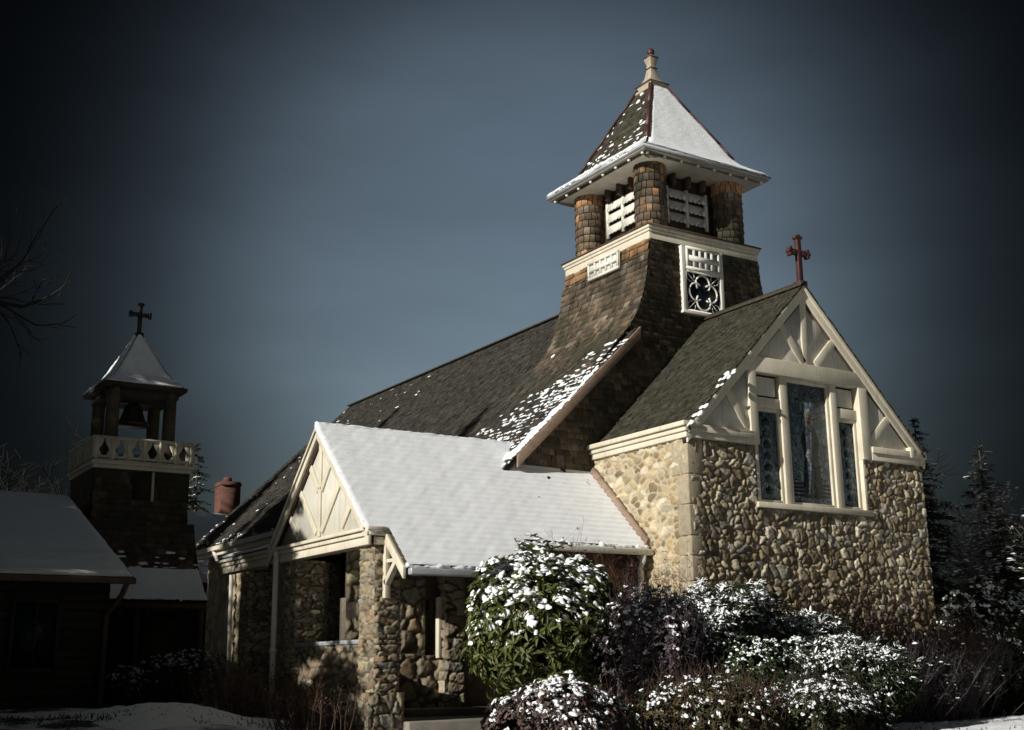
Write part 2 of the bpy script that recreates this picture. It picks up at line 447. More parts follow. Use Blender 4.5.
SNOWC = (.8,.82,.85)
_t = np.linspace(0, 2*math.pi, 9)[:-1]
DOME = np.vstack([np.stack([np.cos(_t), np.sin(_t), np.full(8, -.25)], 1), np.stack([.92*np.cos(_t+.2), .92*np.sin(_t+.2), np.full(8, .35)], 1), np.stack([.5*np.cos(_t), .5*np.sin(_t), np.full(8, .85)], 1), [[0, 0, 1.]]])
DF4 = np.array([(r*8+i, r*8+(i+1) % 8, (r+1)*8+(i+1) % 8, (r+1)*8+i) for r in range(2) for i in range(8)])
DF3 = np.array([(16+i, 16+(i+1) % 8, 24) for i in range(8)])
def leafpads(mb, P, D, N, L, W, sr, seed, tall=1.):
    """a lump of snow lying along each leaf"""
    r = np.random.default_rng(seed+7); n = len(P)
    if n == 0: return
    D = D/np.linalg.norm(D, axis=1)[:, None]; S_ = np.cross(D, N); S_ /= np.linalg.norm(S_, axis=1)[:, None]+1e-9
    T = np.cross(S_, D); T[T[:, 2] < 0] *= -1; up_ = np.array([0, 0, .5]) if tall == 1 else np.zeros(3); kt = .5 if tall == 1 else 1.
    a = L*r.uniform(.25, .48, n); b = np.clip(W*r.uniform(.5, .95, n), sr[0]*.5, sr[1]); h = b*r.uniform(.45, .8, n)*tall
    J = 1+r.normal(0, .15, (n, 25, 1)); V = DOME[None]*J
    V = V[..., 0:1]*(D*a[:, None])[:, None]+V[..., 1:2]*(S_*b[:, None])[:, None]+V[..., 2:3]*(T*kt*h[:, None]+up_*h[:, None])[:, None]
    V = V+(P+D*(L*r.uniform(.4, .6, n))[:, None])[:, None]
    k = (np.arange(n)*25)[:, None, None]
    mb.add(V.reshape(-1, 3), np.vstack([(DF4[None]+k).reshape(-1, 4)]), SNOWC)
    mb.f.setdefault(3, []).append((DF3[None]+k).reshape(-1, 3)+mb.n-n*25)

# ------------------------------------------------------------------ palettes
P_COB = [(.28,.23,.145),(.35,.30,.205),(.14,.115,.075),(.46,.41,.30),(.22,.17,.10),(.24,.225,.185),(.38,.325,.22),(.18,.15,.105),(.50,.45,.35)]
P_RUB = [(.38,.31,.19),(.45,.385,.26),(.28,.215,.125),(.42,.35,.225),(.22,.18,.115),(.47,.415,.31),(.35,.265,.145),(.43,.38,.28)]
P_PIER = [(.25,.21,.14),(.29,.25,.17),(.20,.17,.12),(.27,.20,.125),(.23,.215,.17),(.32,.27,.18)]
P_SH = [(.095,.07,.048),(.125,.092,.062),(.07,.054,.04),(.15,.105,.065),(.11,.082,.056),(.16,.135,.105)]
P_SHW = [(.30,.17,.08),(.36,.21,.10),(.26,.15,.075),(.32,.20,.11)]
P_ROOF = [(.029,.027,.023),(.038,.034,.028),(.024,.023,.020),(.033,.032,.024),(.044,.040,.034)]
P_MOSS = [(.028,.027,.018),(.035,.033,.021),(.023,.023,.017),(.031,.032,.018),(.040,.036,.026)]
P_DARK = [(.06,.048,.035),(.08,.06,.045),(.05,.04,.03),(.10,.072,.05)]
SNOWC = (.8,.82,.85)

# ================================================================== CHURCH
church = empty('church', (16., 18., .55), 'stone and shingle church with a square belfry, snowy porch roof and stained glass gable', 'church')
XW, XE, YF = 14.38, 20.78, 16.65
XC = 17.56
# ---- chancel walls
mb = MB()
stone_panel(mb, (XW, YF, .2), (1,0,0), (0,0,1), XE-XW, 5.44, cell=.15, relief=.062, res=.022, pal=P_COB, seed=3, mortar=(.18,.15,.10), holes=[(1.62, 4.24, 4.6, 9)], aspect=1.1, gap=.1)
for x, ax in ((16.0, 1), (18.98, -1)):   # reveals of the window opening
    pass
front = mb.build('gable_wall', M['stone'], church, smooth=True)
mb = MB()
stone_panel(mb, (XW, 19.7, .2), (0,-1,0), (0,0,1), 3.05, 5.46, cell=.13, relief=.045, res=.02, pal=P_RUB, mortar=(.40,.345,.24), seed=9, aspect=1.4, gap=.2, flat=.3)
mb.box((XW+.03, YF+.05, .2), (XW+.3, 19.7, 5.6), (.4,.35,.25))
mb.build('side_wall', M['rubble'], church, smooth=True)
mb = MB(); mb.box((XE-.3, YF+.02, .2), (XE, 19.6, 5.66), (.3,.26,.2))
mb.box((XW+.31, YF+.3, .2), (XE-.31, YF+.35, 4.4), (.1,.1,.1))
mb.build('chancel_core', M['stone'], church)
# quoin of dressed mortar at the corner
mb = MB()
r_ = np.random.default_rng(4); z = .25
while z < 5.6:
    h = r_.uniform(.3, .6); a = r_.uniform(.22, .42); b = r_.uniform(.2, .36)
    c = np.array((.38,.33,.235))*r_.uniform(.72, 1.08)
    z1 = min(z+h, 5.645)
    if z1 > 5.3: z1 = 5.645
    mb.box((XW-.028-r_.uniform(0,.01), YF-.036-r_.uniform(0,.012), z+.008), (XW+b, YF+a, z1), c)
    z = z1
mb.build('quoin', M['rubble'], church, bevel=.02)
# ---- gable boarding, framing, window
gz0 = 5.66
mb = MB()
def rafter(x, y=0):   # underside line of the gable roof at x
    return 8.86 - abs(x-XC)*1.0
Pz = 5.66
outer = [(14.42, YF+.06, Pz), (16.02, YF+.06, Pz), (16.02, YF+.06, 7.12), (19.0, YF+.06, 7.12), (19.0, YF+.06, Pz), (20.92, YF+.06, Pz), (XC, YF+.06, rafter(XC))]
# three panels: left, right, top
for poly in ([(14.37, Pz), (16.05, Pz), (16.05, rafter(16.05)), ], [(19.0, Pz), (20.75, Pz), (19.0, rafter(19.0))], [(16.05, 7.1), (19.0, 7.1), (19.0, rafter(19.)), (XC, rafter(XC)), (16.05, rafter(16.05))]):
    mb.prism([(x, YF-.012, zz) for x, zz in poly], (0, .1, 0))
# fine boards: narrow battens
gp = mb.build('gable_panel', M['panelpaint'], church)
mb = MB()
mb.box((14.505, YF-.09, 5.64), (16.0, YF+.1, 5.75)); mb.box((14.405, YF-.12, 5.753), (16.0, YF+.1, 5.84)); mb.box((14.385, YF-.15, 5.843), (14.62, YF+.1, 5.93)); mb.box((14.625, YF-.10, 5.843), (16.0, YF+.1, 5.90))
mb.build('gable_band', M['paint'], church, bevel=.008)
mb = MB()
mb.box((19.2, YF-.09, 5.60), (20.80, YF+.1, 5.75)); mb.box((19.2, YF-.12, 5.75), (20.83, YF+.1, 5.88))
mb.box((20.32, YF-.135, 5.74), (20.44, YF+.1, 5.96))
mb.build('gable_band', M['paint'], church, bevel=.008)
mb = MB()
mb.box((15.9, YF-.07, 7.08), (19.25, YF+.12, 7.40))
mb.build('gable_beam', M['paint'], church, bevel=.012)
def brace(a, b, w=.17, d=.1):
    m = MB(); m.bar((a[0], YF-.022, a[1]), (b[0], YF-.022, b[1]), w, .05, up=(0,-1,0)); m.build('brace', M['paint'], church, bevel=.01)
brace((XC, 7.4), (XC, 8.85)); brace((17.5, 7.42), (16.93, 8.12)); brace((17.82, 7.42), (18.5, 8.1))
brace((15.88, 6.0), (15.33, 6.72)); brace((19.3, 6.05), (19.95, 6.62))
# window
win = empty('window', (17.5, YF, 4.5)); adopt(win, church)
mb = MB()
YO, YI = YF-.08, YF+.30
for x0, x1, za, zb in ((15.93, 16.13, 5.66, 7.08), (18.95, 19.2, 5.60, 7.08)):
    mb.box((x0, YO, za), (x1, YI, zb))
mb.box((16.05, YF-.02, 4.58), (16.13, YI, 5.66)); mb.box((18.95, YF-.04, 4.56), (19.04, YI, 5.60))
for x0, x1 in ((16.82, 17.0), (18.21, 18.38)): mb.box((x0, YF-.0, 4.58), (x1, YI, 7.08))
for x0, x1 in ((16.13, 16.80), (18.41, 18.95)): mb.box((x0, YF+.02, 6.42), (x1, YI, 6.62))
mb.build('frame', M['paint'], win, bevel=.01)
mb = MB(); mb.box((15.98, YF-.10, 4.46), (19.1, YF+.3, 4.57)); mb.build('sill', M['paint'], win, bevel=.012)
mb = MB()
for x0, x1 in ((16.13, 16.80), (18.41, 18.95)):
    mb = MB(); mb.box((x0+.045, YF+.07, 6.665), (x1-.045, YF+.11, 7.035)); mb.build('blank_panel', M['panelpaint'], win, bevel=.005)
    mb = MB(); mb.box((x0, YF+.11, 6.6), (x1, YF+.14, 7.08)); mb.build('backing', M['darkwood'], win)
def sash(x0, x1, z0, z1, w=.07):
    m = MB(); y0, y1 = YF+.05, YF+.13
    m.box((x0, y0, z0), (x0+w, y1, z1)); m.box((x1-w, y0, z0), (x1, y1, z1))
    m.box((x0+w, y0, z0), (x1-w, y1, z0+w)); m.box((x0+w, y0, z1-w), (x1-w, y1, z1))
    m.build('sash', M['paint'], win, bevel=.006)
def glass(x0, x1, z0, z1, figure):
    m = MB(); w = .06; y = YF+.10
    m.box((x0+w, y, z0+w), (x1-w, y+.015, z1-w), (.19, .235, .265))
    def flat(pts, c, k):
        m.prism([(x0+(x1-x0)*a, y-.003*k, z0+(z1-z0)*b) for a, b in pts], (0, .003*k-.0005, 0), c)
    if figure:
        el = lambda cx, cz, rx, rz, n=16: [(cx+rx*math.cos(t), cz+rz*math.sin(t)) for t in np.linspace(0, 2*math.pi, n+1)[:-1]]
        flat(el(.53, .705, .15, .075), (.24,.25,.22), 1)
        flat([(.34,.07),(.70,.07),(.76,.16),(.71,.30),(.69,.42),(.74,.52),(.67,.61),(.57,.65),(.49,.65),(.39,.61),(.33,.52),(.38,.42),(.37,.30),(.31,.16)], (.055,.065,.07), 2)
        flat(el(.53, .70, .07, .042), (.13,.10,.08), 3)
        flat([(.42,.10),(.52,.10),(.60,.34),(.62,.56),(.55,.60),(.50,.36)], (.09,.11,.13), 3)
        flat([(.40,.40),(.60,.30),(.66,.34),(.48,.47)], (.15,.15,.15), 4)
        for q in range(4): flat([(.08,.08+q*.03),(.92,.08+q*.03),(.92,.095+q*.03),(.08,.095+q*.03)], (.05,.05,.06), 1)
    else:
        for q in range(7):
            flat([(.38,.1+q*.12),(.62,.1+q*.12),(.66,.15+q*.12),(.5,.19+q*.12),(.34,.15+q*.12)], (.05,.08,.1) if q % 2 else (.02,.045,.06), 1)
    m.build('pane', M['glass'], win)
for a in ((16.13, 16.82, 4.57, 6.42, 0), (17.0, 18.21, 4.57, 7.08, 1), (18.38, 18.95, 4.57, 6.42, 0)):
    sash(*a[:4]); glass(*a)
mb = MB(); mb.box((16.0, YF+.29, 4.4), (19.1, YF+.34, 7.3), (.02,.02,.02)); mb.build('backing', M['darkwood'], win)
# ---- chancel roof
YB = YF-.135
XCL = 14.34; slope = np.array((1, 0, 1.0)); L1 = (XC-XCL)*math.sqrt(2)
croof = MB()
zr = 9.06; zl = zr-(XC-XCL)
PCh = plane((XCL, YB, zl), (0,-1,0), (1,0,1))
def urc(s): return (-(19.62-YB), 0.)
croof_o = MB()
shingles(croof_o, PCh, urc, L1, .135, (.1, .2), .024, P_MOSS, seed=21)
for sgn in (-1, 1):
    xe = XC+sgn*(XC-XCL)
    V = [(xe, YB+.02, zl-.10), (xe, 19.6, zl-.10), (XC, 19.6, zr-.12), (XC, YB+.02, zr-.12), (xe, YB+.02, zl-.004), (xe, 19.6, zl-.004), (XC, 19.6, zr-.004), (XC, YB+.02, zr-.004)]
    croof_o.hexa(V, (.05,.05,.03))
PCh2 = plane((2*XC-XCL, YB, zl), (0,1,0), (-1,0,1))
shingles(croof_o, PCh2, lambda s: (0, 19.62-YB), L1, .135, (.1, .2), .024, P_MOSS, seed=22)
croof_o.bar((XC-.06, YB, zr+.01), (XC-.06, 19.5, zr+.01), .16, .03, up=(-.7,0,.7), tint=(.05,.045,.03))
chroof = croof_o.build('chancel_roof', M['roofshingle'], church)
mb = MB()   # thin rim of snow melting along the eave and rake
for (y0, y1, s, wd) in ((16.38, 16.95, .05, .07), (16.36, 16.48, .33, .06), (16.36, 16.48, .55, .05), (16.38, 16.62, 1.42, .05),(16.36,16.5,1.54,.04),(16.37,16.56,1.62,.05),(16.4,16.5,1.2,.04)):
    p = [PCh(YB-y0, s), PCh(YB-y1, s-.02), PCh(YB-y1, s+wd*.6), PCh(YB-y0, s+wd)]
    n = np.array((-.7, 0, .7)); ln_ = np.linalg.norm(p[1]-p[0])
    k_ = max(2, int(ln_/.08)); f_ = np.linspace(0, 1, k_)[:, None]; B0 = p[0]*(1-f_)+p[1]*f_+n*.022
    leafpads(mb, B0, np.tile(p[1]-p[0], (k_, 1)), np.tile(n, (k_, 1)), np.full(k_, .16), np.full(k_, wd*1.6), (.02, .1), int(s*100), .5)
mb.build('snow', M['snow'], chroof, smooth=True)
# bargeboards
for sgn in (-1, 1):
    mb = MB()
    xe = XC+sgn*(XC-XCL); d = Vector((sgn, 0, -1)).normalized()
    for off, wd, th, y in ((-.115, .19, .05, YB+.05), (-.05, .07, .06, YB+.015)):
        a = Vector((XC, y, zr))+Vector((0,0,off*1.414)); b = Vector((xe, y, zl))+Vector((0,0,off*1.414))
        a2 = a-Vector((0,0,wd*.707)); b2 = b-Vector((0,0,wd*.707)); a3 = a+Vector((0,0,wd*.707)); b3 = b+Vector((0,0,wd*.707))
        pts = [a2, b2, b3, a3] if sgn > 0 else [b2, a2, a3, b3]
        mb.prism([tuple(p) for p in pts], (0, th, 0))
    mb.build('bargeboard', M['paint'], church, bevel=.006)
    mb = MB()   # dark moulding line and soffit behind the bargeboard
    V = [(xe, YB+.1, zl-.30), (xe, YF+.07, zl-.30), (XC, YF+.07, zr-.36), (XC, YB+.1, zr-.36), (xe, YB+.1, zl-.11), (xe, YF+.07, zl-.11), (XC, YF+.07, zr-.125), (XC, YB+.1, zr-.125)]
    mb.hexa(V); mb.build('rake_moulding', M['brown'], church)
# side eave cornice
mb = MB()
mb.box((14.30, 16.56, 5.64), (14.5, 19.75, 5.75)); mb.box((14.26, 16.53, 5.75), (14.4, 19.75, 5.84)); mb.box((14.20, 16.50, 5.84), (14.38, 19.75, 5.93))
mb.build('eave_cornice', M['paint'], church, bevel=.01)
# cross on the gable
mb = MB()
cx, cy, cz = 17.58, 16.64, 9.08
mb.box((cx-.1, cy-.1, cz-.12), (cx+.1, cy+.1, cz+.06)); mb.box((cx-.055, cy-.045, cz+.06), (cx+.055, cy+.045, cz+1.0))
mb.box((cx-.24, cy-.044, cz+.62), (cx-.056, cy+.044, cz+.73)); mb.box((cx+.056, cy-.044, cz+.62), (cx+.24, cy+.044, cz+.73))
for (dx, dz) in ((-.24, .675), (.24, .675), (0, 1.0)):
    for (ex, ez) in (((-.03,.0),(0,.06),(0,-.06)) if dx < 0 else ((.03,.0),(0,.06),(0,-.06)) if dx > 0 else ((0,.03),(.06,0),(-.06,0))):
        mb.tube([(cx+dx+ex, cy-.05, cz+dz+ez), (cx+dx+ex, cy+.05, cz+dz+ez)], .043, 10)
cr = mb.build('gable_cross', M['oxblood'], church, bevel=.006)
cr['label'] = 'dark red cross with trefoil ends on the ridge'

# ---- nave
NR, NZ = 17.66, 10.6; SL = .96; XEV = 12.1
ZEV = NZ-SL*(NR-XEV)
LN = math.hypot(NR-XEV, NZ-ZEV)
PN = plane((XEV, 0, ZEV), (0,-1,0), (1,0,SL))
YV = 19.28; YFAR = 38.3
def urn(s):
    x = XEV+s/LN*(NR-XEV)
    return (-YFAR, -(YV if x < 15.53 else 19.55))
fn = Noise(31, .35, 3)
def nave_snow(u, s):
    y = -u; x = XEV+s/LN*(NR-XEV)
    wv = max(.15, 4.6-(x-12.5)*1.4)*(1+.3*fn(np.array([x*.8, y, 0])))
    p = 0
    if x < 15.2: p = np.clip(1.2-(y-YV)/wv, 0, .9)*(.55+.45*(fn(np.array([x*3., y*3., 7.])) > -.4))
    if y > 29 and s < .7: p = max(p, .35-s*.45)
    if y > YFAR-.5 and s < 2.2: p = max(p, .25)
    if 24 < y < 33 and 2.2 < s < 5.2 and fn(np.array([y*2.1, s*2.1, 4.])) > .95: p = max(p, .18)
    if y > 31: p = max(p, .02)
    return p
mb = MB(); sm = MB()
shingles(mb, PN, urn, LN, .145, (.11, .22), .026, P_ROOF, seed=41, snow=nave_snow, snowmb=sm, keep=lambda u, s: not (-22.7 < u < -19.6 and s > 5.6))
for sgn in (-1, 1):
    xe = NR+sgn*(NR-XEV)
    for (ya, yb, x1) in ((YV+.02, 19.6, None), (19.6, YFAR, NR)):
        xt = 15.5 if x1 is None and sgn < 0 else (2*NR-15.5 if x1 is None else NR); zt = NZ-SL*abs(NR-xt)
        mb.hexa([(xe, ya, ZEV-.14), (xe, yb, ZEV-.14), (xt, yb, zt-.14), (xt, ya, zt-.14), (xe, ya, ZEV-.006), (xe, yb, ZEV-.006), (xt, yb, zt-.006), (xt, ya, zt-.006)], (.045,.04,.03))
mb.bar((NR, 22.7, NZ+.02), (NR, YFAR, NZ+.02), .22, .04, tint=(.05,.045,.035))
nroof = mb.build('nave_roof', M['roofshingle'], church)
# thicker band of snow that slid against the verge, plus the flecks
def ragv(p, f, s):
    return True
nzv = Noise(77, 1.3, 3)
def urv(s):
    w = max(.02, (.36-.10*s)*(1+.35*float(nzv(np.array([0., s*1.3, 0])))) )
    return (-(YV+.03+w), -(YV+.03))
snow_sheet(sm, lambda u, s: PN(u, s+.3), urv, 2.9, .03, .035, .045, seed=12, lump=.01, rounding=.05)
sm.build('snow', M['snow'], nroof)
mb = MB()
mb.hexa([(XEV+.3, YV-.03, ZEV+.288-.24), (15.52, YV-.03, 8.546-.24), (15.52, YV+.05, 8.546-.24), (XEV+.3, YV+.05, ZEV+.288-.24), (XEV+.3, YV-.03, ZEV+.288+.01), (15.52, YV-.03, 8.546+.01), (15.52, YV+.05, 8.546+.01), (XEV+.3, YV+.05, ZEV+.288+.01)])
mb.build('verge_board', M['vergebrown'], church, bevel=.01)
mb = MB()   # nave walls
stone_panel(mb, (12.75, 38.0, .5), (0,-1,0), (0,0,1), 15.2, 4.85, cell=.26, relief=.06, res=.07, pal=P_RUB, mortar=(.34,.28,.19), seed=15, holes=[(9.5, 0.2, 10.6, 2.4), (12.2, .9, 13.2, 2.6)])
mb.box((12.85, 22.85, .3), (13.1, 38.0, 5.3), (.02,.018,.015))
stone_panel(mb, (12.75, 38.0, .5), (1,0,0), (0,0,1), 9.8, 4.8, cell=.3, relief=.05, res=.12, pal=P_RUB, seed=16)
mb.add([(12.75, 38.0, 5.2), (22.55, 38.0, 5.2), (NR, 38.0, 10.4)], [(0,1,2)], (.2,.15,.1))
mb.box((22.3, 19.6, .3), (22.55, 38, 5.25), (.3,.25,.18))
mb.build('nave_wall', M['rubble'], church, smooth=True)
mb = MB()   # gutter under the nave eave
mb.box((XEV-.1, 23.6, ZEV-.17), (XEV+.04, YFAR, ZEV-.03)); mb.box((XEV+.04, 23.6, ZEV-.3), (XEV+.12, YFAR, ZEV-.16)); 
mb.build('gutter', M['paint'], church, bevel=.02)
mb = MB(); mb.tube([(XEV-.02, 35.6, ZEV-.15), (XEV+.05, 35.5, ZEV-.4), (XEV+.45, 35.3, ZEV-.85), (XEV+.5, 35.3, .8)], .06, 10); mb.build('downspout', M['white'], church, smooth=True)

# ---- tower shaft
TC = (17.65, 21.1); YT = 19.5; YTB = 22.7
prof = np.array([(6.9,13.84),(7.1,14.03),(7.5,14.40),(7.9,14.78),(8.3,15.15),(8.7,15.51),(9.2,15.76),(9.7,15.92),(10.2,16.01),(10.75,16.06)])
def tx(z): return np.interp(z, prof[:, 0], prof[:, 1])
mb = MB(); sm = MB()
zs = np.linspace(6.9, 10.75, 64); xs = np.interp(zs, prof[:, 0], prof[:, 1])
# smooth the profile
ker = np.ones(7)/7; xs[3:-3] = np.convolve(xs, ker, 'valid')
cum = np.concatenate([[0], np.cumsum(np.hypot(np.diff(xs), np.diff(zs)))])
ST = cum[-1]
def PT(u, s): return np.array((np.interp(s, cum, xs) if s >= 0 else xs[0]+s*.7, -u, np.interp(s, cum, zs) if s >= 0 else zs[0]+s*.7))
def PTm(u, s):
    p = PT(u, s); return np.array((2*TC[0]-p[0], u, p[2]))
rs_ = np.random.default_rng(8)
def tkeep(u, s): return True
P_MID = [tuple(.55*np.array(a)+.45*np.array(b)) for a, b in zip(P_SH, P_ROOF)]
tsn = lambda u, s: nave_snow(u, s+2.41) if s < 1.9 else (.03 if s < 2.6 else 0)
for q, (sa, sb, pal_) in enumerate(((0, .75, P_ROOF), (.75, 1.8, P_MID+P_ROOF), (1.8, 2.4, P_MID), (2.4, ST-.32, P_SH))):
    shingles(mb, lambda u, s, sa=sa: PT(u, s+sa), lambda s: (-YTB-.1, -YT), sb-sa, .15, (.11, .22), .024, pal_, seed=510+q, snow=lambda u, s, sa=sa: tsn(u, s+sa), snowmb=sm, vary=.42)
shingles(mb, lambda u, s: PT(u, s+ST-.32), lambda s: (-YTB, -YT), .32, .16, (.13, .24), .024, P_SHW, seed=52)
shingles(mb, PTm, lambda s: (YT, YTB), ST, .15, (.11, .22), .024, P_SH, seed=53)
def urf(s):
    z = 4.3+s
    a = np.interp(z, zs, xs) if z > 8.45 else NR-(NZ-z)/SL+.04
    a = max(a, 12.75)
    return (a, 2*TC[0]-a)
PF = plane((0, YT, 4.3), (1,0,0), (0,0,1))
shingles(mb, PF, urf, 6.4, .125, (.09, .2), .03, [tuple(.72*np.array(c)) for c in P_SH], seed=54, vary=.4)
mb.box((16.1, YT+.02, 4.3), (19.2, YTB-.02, 10.7), (.05,.04,.03))
mb.add([(12.8, YT+.02, 4.3), (22.5, YT+.02, 4.3), (22.5, YT+.02, 5.5), (NR, YT+.02, NZ-.1), (12.8, YT+.02, 5.5)], [(0,1,2,3,4)], (.05,.04,.03))
# solid flare under the left and right skins
for sgn in (1, -1):
    f = lambda x: x if sgn > 0 else 2*TC[0]-x
    A = [(f(x+.01), YT+.01, z) for x, z in zip(xs, zs)]; B = [(f(x+.01), YTB-.01, z) for x, z in zip(xs, zs)]
    n = len(A); mb.add(A+B, [((i, n+i, n+i+1, i+1) if sgn > 0 else (i+1, n+i+1, n+i, i)) for i in range(n-1)], (.06,.045,.03))
    mb.add([(f(16.5), YTB, 7.1), (f(16.5), YTB, 10.7)]+[(x, YTB-.01, z) for x, _, z in A[::-1]], [tuple(range(n+2))], (.06,.045,.03))
tower = mb.build('tower', M['shingle'], church)
sm.build('snow', M['snow'], tower)
# ---- cornice
mb = MB()
def ring(h, z0, z1, m=None):
    (m or mb).box((TC[0]-h, TC[1]-h, z0), (TC[0]+h, TC[1]+h, z1))
ring(1.605, 10.66, 10.86); ring(1.63, 10.86, 10.93); ring(1.655, 10.93, 11.0)
mb.build('cornice', M['paint'], church, bevel=.012)
mb = MB(); mb.lathe((TC[0], TC[1], 0), [(1.68, 11.0), (1.68, 11.025), (1.25, 11.24)], square=True)
mb.build('cornice_cap', M['brown'], church)
# left lattice panel
def lattice(P0, u, n, w, h, nc, nr, bar=.045, name='lattice_panel', mat='white', dp=.07, bk=.03):
    m = MB(); P0 = np.array(P0); u = np.array(u, float); n = np.array(n, float); v = np.array((0,0,1.))
    def bx(a0, b0, a1, b1, d0, d1, t=None):
        q = []
        for dd in (d0, d1):
            for a, b in ((a0,b0),(a1,b0),(a1,b1),(a0,b1)): q.append(P0+u*a+v*b+n*dd)
        q = [q[0],q[1],q[5],q[4],q[3],q[2],q[6],q[7]]
        m.hexa(q, t)
    bx(0, 0, w, h, .0, bk)
    fr = .06
    bx(0, 0, w, fr, bk+.0005, dp); bx(0, h-fr, w, h, bk+.0005, dp); bx(0, fr, fr, h-fr, bk+.0005, dp); bx(w-fr, fr, w, h-fr, bk+.0005, dp)
    for k in range(1, nc): 
        x = fr+(w-2*fr)*k/nc; bx(x-bar/2, fr, x+bar/2, h-fr, bk+.0005, dp-.002)
    for k in range(1, nr):
        y = fr+(h-2*fr)*k/nr; bx(fr, y-bar*.65, w-fr, y+bar*.65, bk+.0005, dp+.004)
    return m.build(name, M[mat], church)
lattice((15.975, 21.62, 10.26), (0,-1,0), (-1,0,0), 1.16, .44, 5, 2, .055)
# front panel: lattice over a quatrefoil light
lattice((16.98, YT-.05, 10.12), (1,0,0), (0,-1,0), .98, .53, 5, 2, .09, mat='white', dp=.085, bk=.004)
mb = MB()
mb.box((16.86, YT-.10, 9.16), (16.97, YT+.05, 10.655)); mb.box((17.97, YT-.10, 9.16), (18.07, YT+.05, 10.655)); mb.box((16.84, YT-.11, 9.10), (18.1, YT+.05, 9.17)); mb.box((16.97, YT-.09, 10.09), (17.97, YT, 10.14))
qf = mb.build('quatrefoil_window', M['white'], church, bevel=.008)
mb = MB(); mb.box((16.97, YT-.045, 9.17), (17.97, YT-.04, 10.1), (.012,.02,.035)); mb.build('pane', M['glass'], qf)
mb = MB()
qx, qz = 17.47, 9.635; y = YT-.065
R = .2
for k in range(4):
    a0 = k*math.pi/2; c = (qx+math.cos(a0)*.205, qz+math.sin(a0)*.205)
    pts = [(c[0]+R*math.cos(a0+t), y, c[1]+R*math.sin(a0+t)) for t in np.linspace(-2.2, 2.2, 19)]
    mb.tube(pts, .024, 6)
    a1 = a0+math.pi/4
    mb.tube([(qx+math.cos(a1)*.3, y, qz+math.sin(a1)*.3), (qx+math.cos(a1)*.63, y, qz+math.sin(a1)*.58)], .011, 6)
    for t in (-1, 1):
        c2 = (qx+math.cos(a1)*.5, qz+math.sin(a1)*.48)
        mb.tube([(c2[0]+.11*math.cos(a1+t*q)-.0, y, c2[1]+.11*math.sin(a1+t*q)) for q in np.linspace(.5, 2.6, 8)], .008, 6)
mb.tube([(16.98, y, 9.18), (17.96, y, 9.18), (17.96, y, 10.09), (16.98, y, 10.09), (16.98, y, 9.18)], .03, 6)
mb.build('tracery', M['white'], qf, smooth=True)
# ---- belfry
mb = MB(); mb.box((TC[0]-.98, TC[1]-.98, 11.1), (TC[0]+.98, TC[1]+.98, 12.72)); 
mb.build('belfry_core', M['brown'], church)
def column(cx, cy, seed):
    m = MB(); R0 = .35; r = np.random.default_rng(seed)
    rows = 9; z0, z1 = 11.05, 12.72; e = (z1-z0)/rows
    for i in range(rows):
        za = z0+i*e; n = 15; ph = r.uniform(0, 1)
        warm = i >= rows-2
        edges = np.cumsum(r.uniform(.7, 1.3, n)); edges = edges/edges[-1]*2*math.pi+ph
        for k in range(n):
            a0, a1 = edges[k-1], edges[k]
            if a1 < a0: a1 += 2*math.pi
            a0 += .025; a1 -= .025
            d = r.uniform(-.012, .012); bo = R0+.028*r.uniform(.8, 1.3); to = R0+.004
            am = (a0+a1)/2
            q = []
            for rr, zz in ((bo, za+d), (to, za+e*1.1)):
                for a in (a0, am, a1): q.append((cx+rr*math.cos(a), cy+rr*math.sin(a), min(zz, z1)))
            for a in (a0, am, a1): q.append((cx+(R0-.01)*math.cos(a), cy+(R0-.01)*math.sin(a), za+d))
            sunny = .5+.5*math.cos(am-math.pi)
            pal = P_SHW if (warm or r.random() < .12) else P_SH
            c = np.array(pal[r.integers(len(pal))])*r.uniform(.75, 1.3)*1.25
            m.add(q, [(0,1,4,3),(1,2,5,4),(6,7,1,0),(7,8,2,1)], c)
    m.tube([(cx, cy, z0), (cx, cy, z1)], R0-.005, 20, (.05,.04,.03))
    m.build('belfry_column', M['shingle'], church)
for k, (sx, sy) in enumerate(((-1,-1),(1,-1),(-1,1),(1,1))): column(TC[0]+sx*1.15, TC[1]+sy*1.15, 60+k)
def louver(P0, u, n, w=1.24, h=.86):
    m = MB(); P0 = np.array(P0, float); u = np.array(u, float); n = np.array(n, float); v = np.array((0,0,1.))
    def slab(pts, d0, d1):
        q = [P0+u*a+v*b+n*d0 for a, b in pts]; m.prism(q, n*(d1-d0))
    for x0, x1 in ((0,.07),(w/2-.035,w/2+.035),(w-.07,w)): slab([(x0,-.04),(x1,-.04),(x1,h),(x0,h)], -.03, .05)
    for half in (0, 1):
        xa = .07 if half == 0 else w/2+.035; xb = w/2-.035 if half == 0 else w-.07
        for k in range(3):
            zt = h-.04-k*h/3; zb = zt-.2
            pts = [(xa, zt)]; nsc = 4; bw = (xb-xa)/nsc
            for q in range(nsc):
                for t in np.linspace(0, math.pi, 6): pts.append((xa+bw*(q+.5)-bw*.5*math.cos(t), zb+.02-.055*math.sin(t)))
            pts.append((xb, zt))
            q0 = [P0+u*a+v*b+n*(.0+ (zt-b)*.25) for a, b in pts]
            m.prism(q0, n*.025)
    return m.build('louver', M['white'], church)
louver((TC[0]-.62, TC[1]-1.03, 11.46), (1,0,0), (0,-1,0)); louver((TC[0]-1.03, TC[1]+.62, 11.5), (0,-1,0), (-1,0,0))
louver((TC[0]+1.03, TC[1]-.62, 11.46), (0,1,0), (1,0,0)); louver((TC[0]+.62, TC[1]+1.03, 11.46), (-1,0,0), (0,1,0))
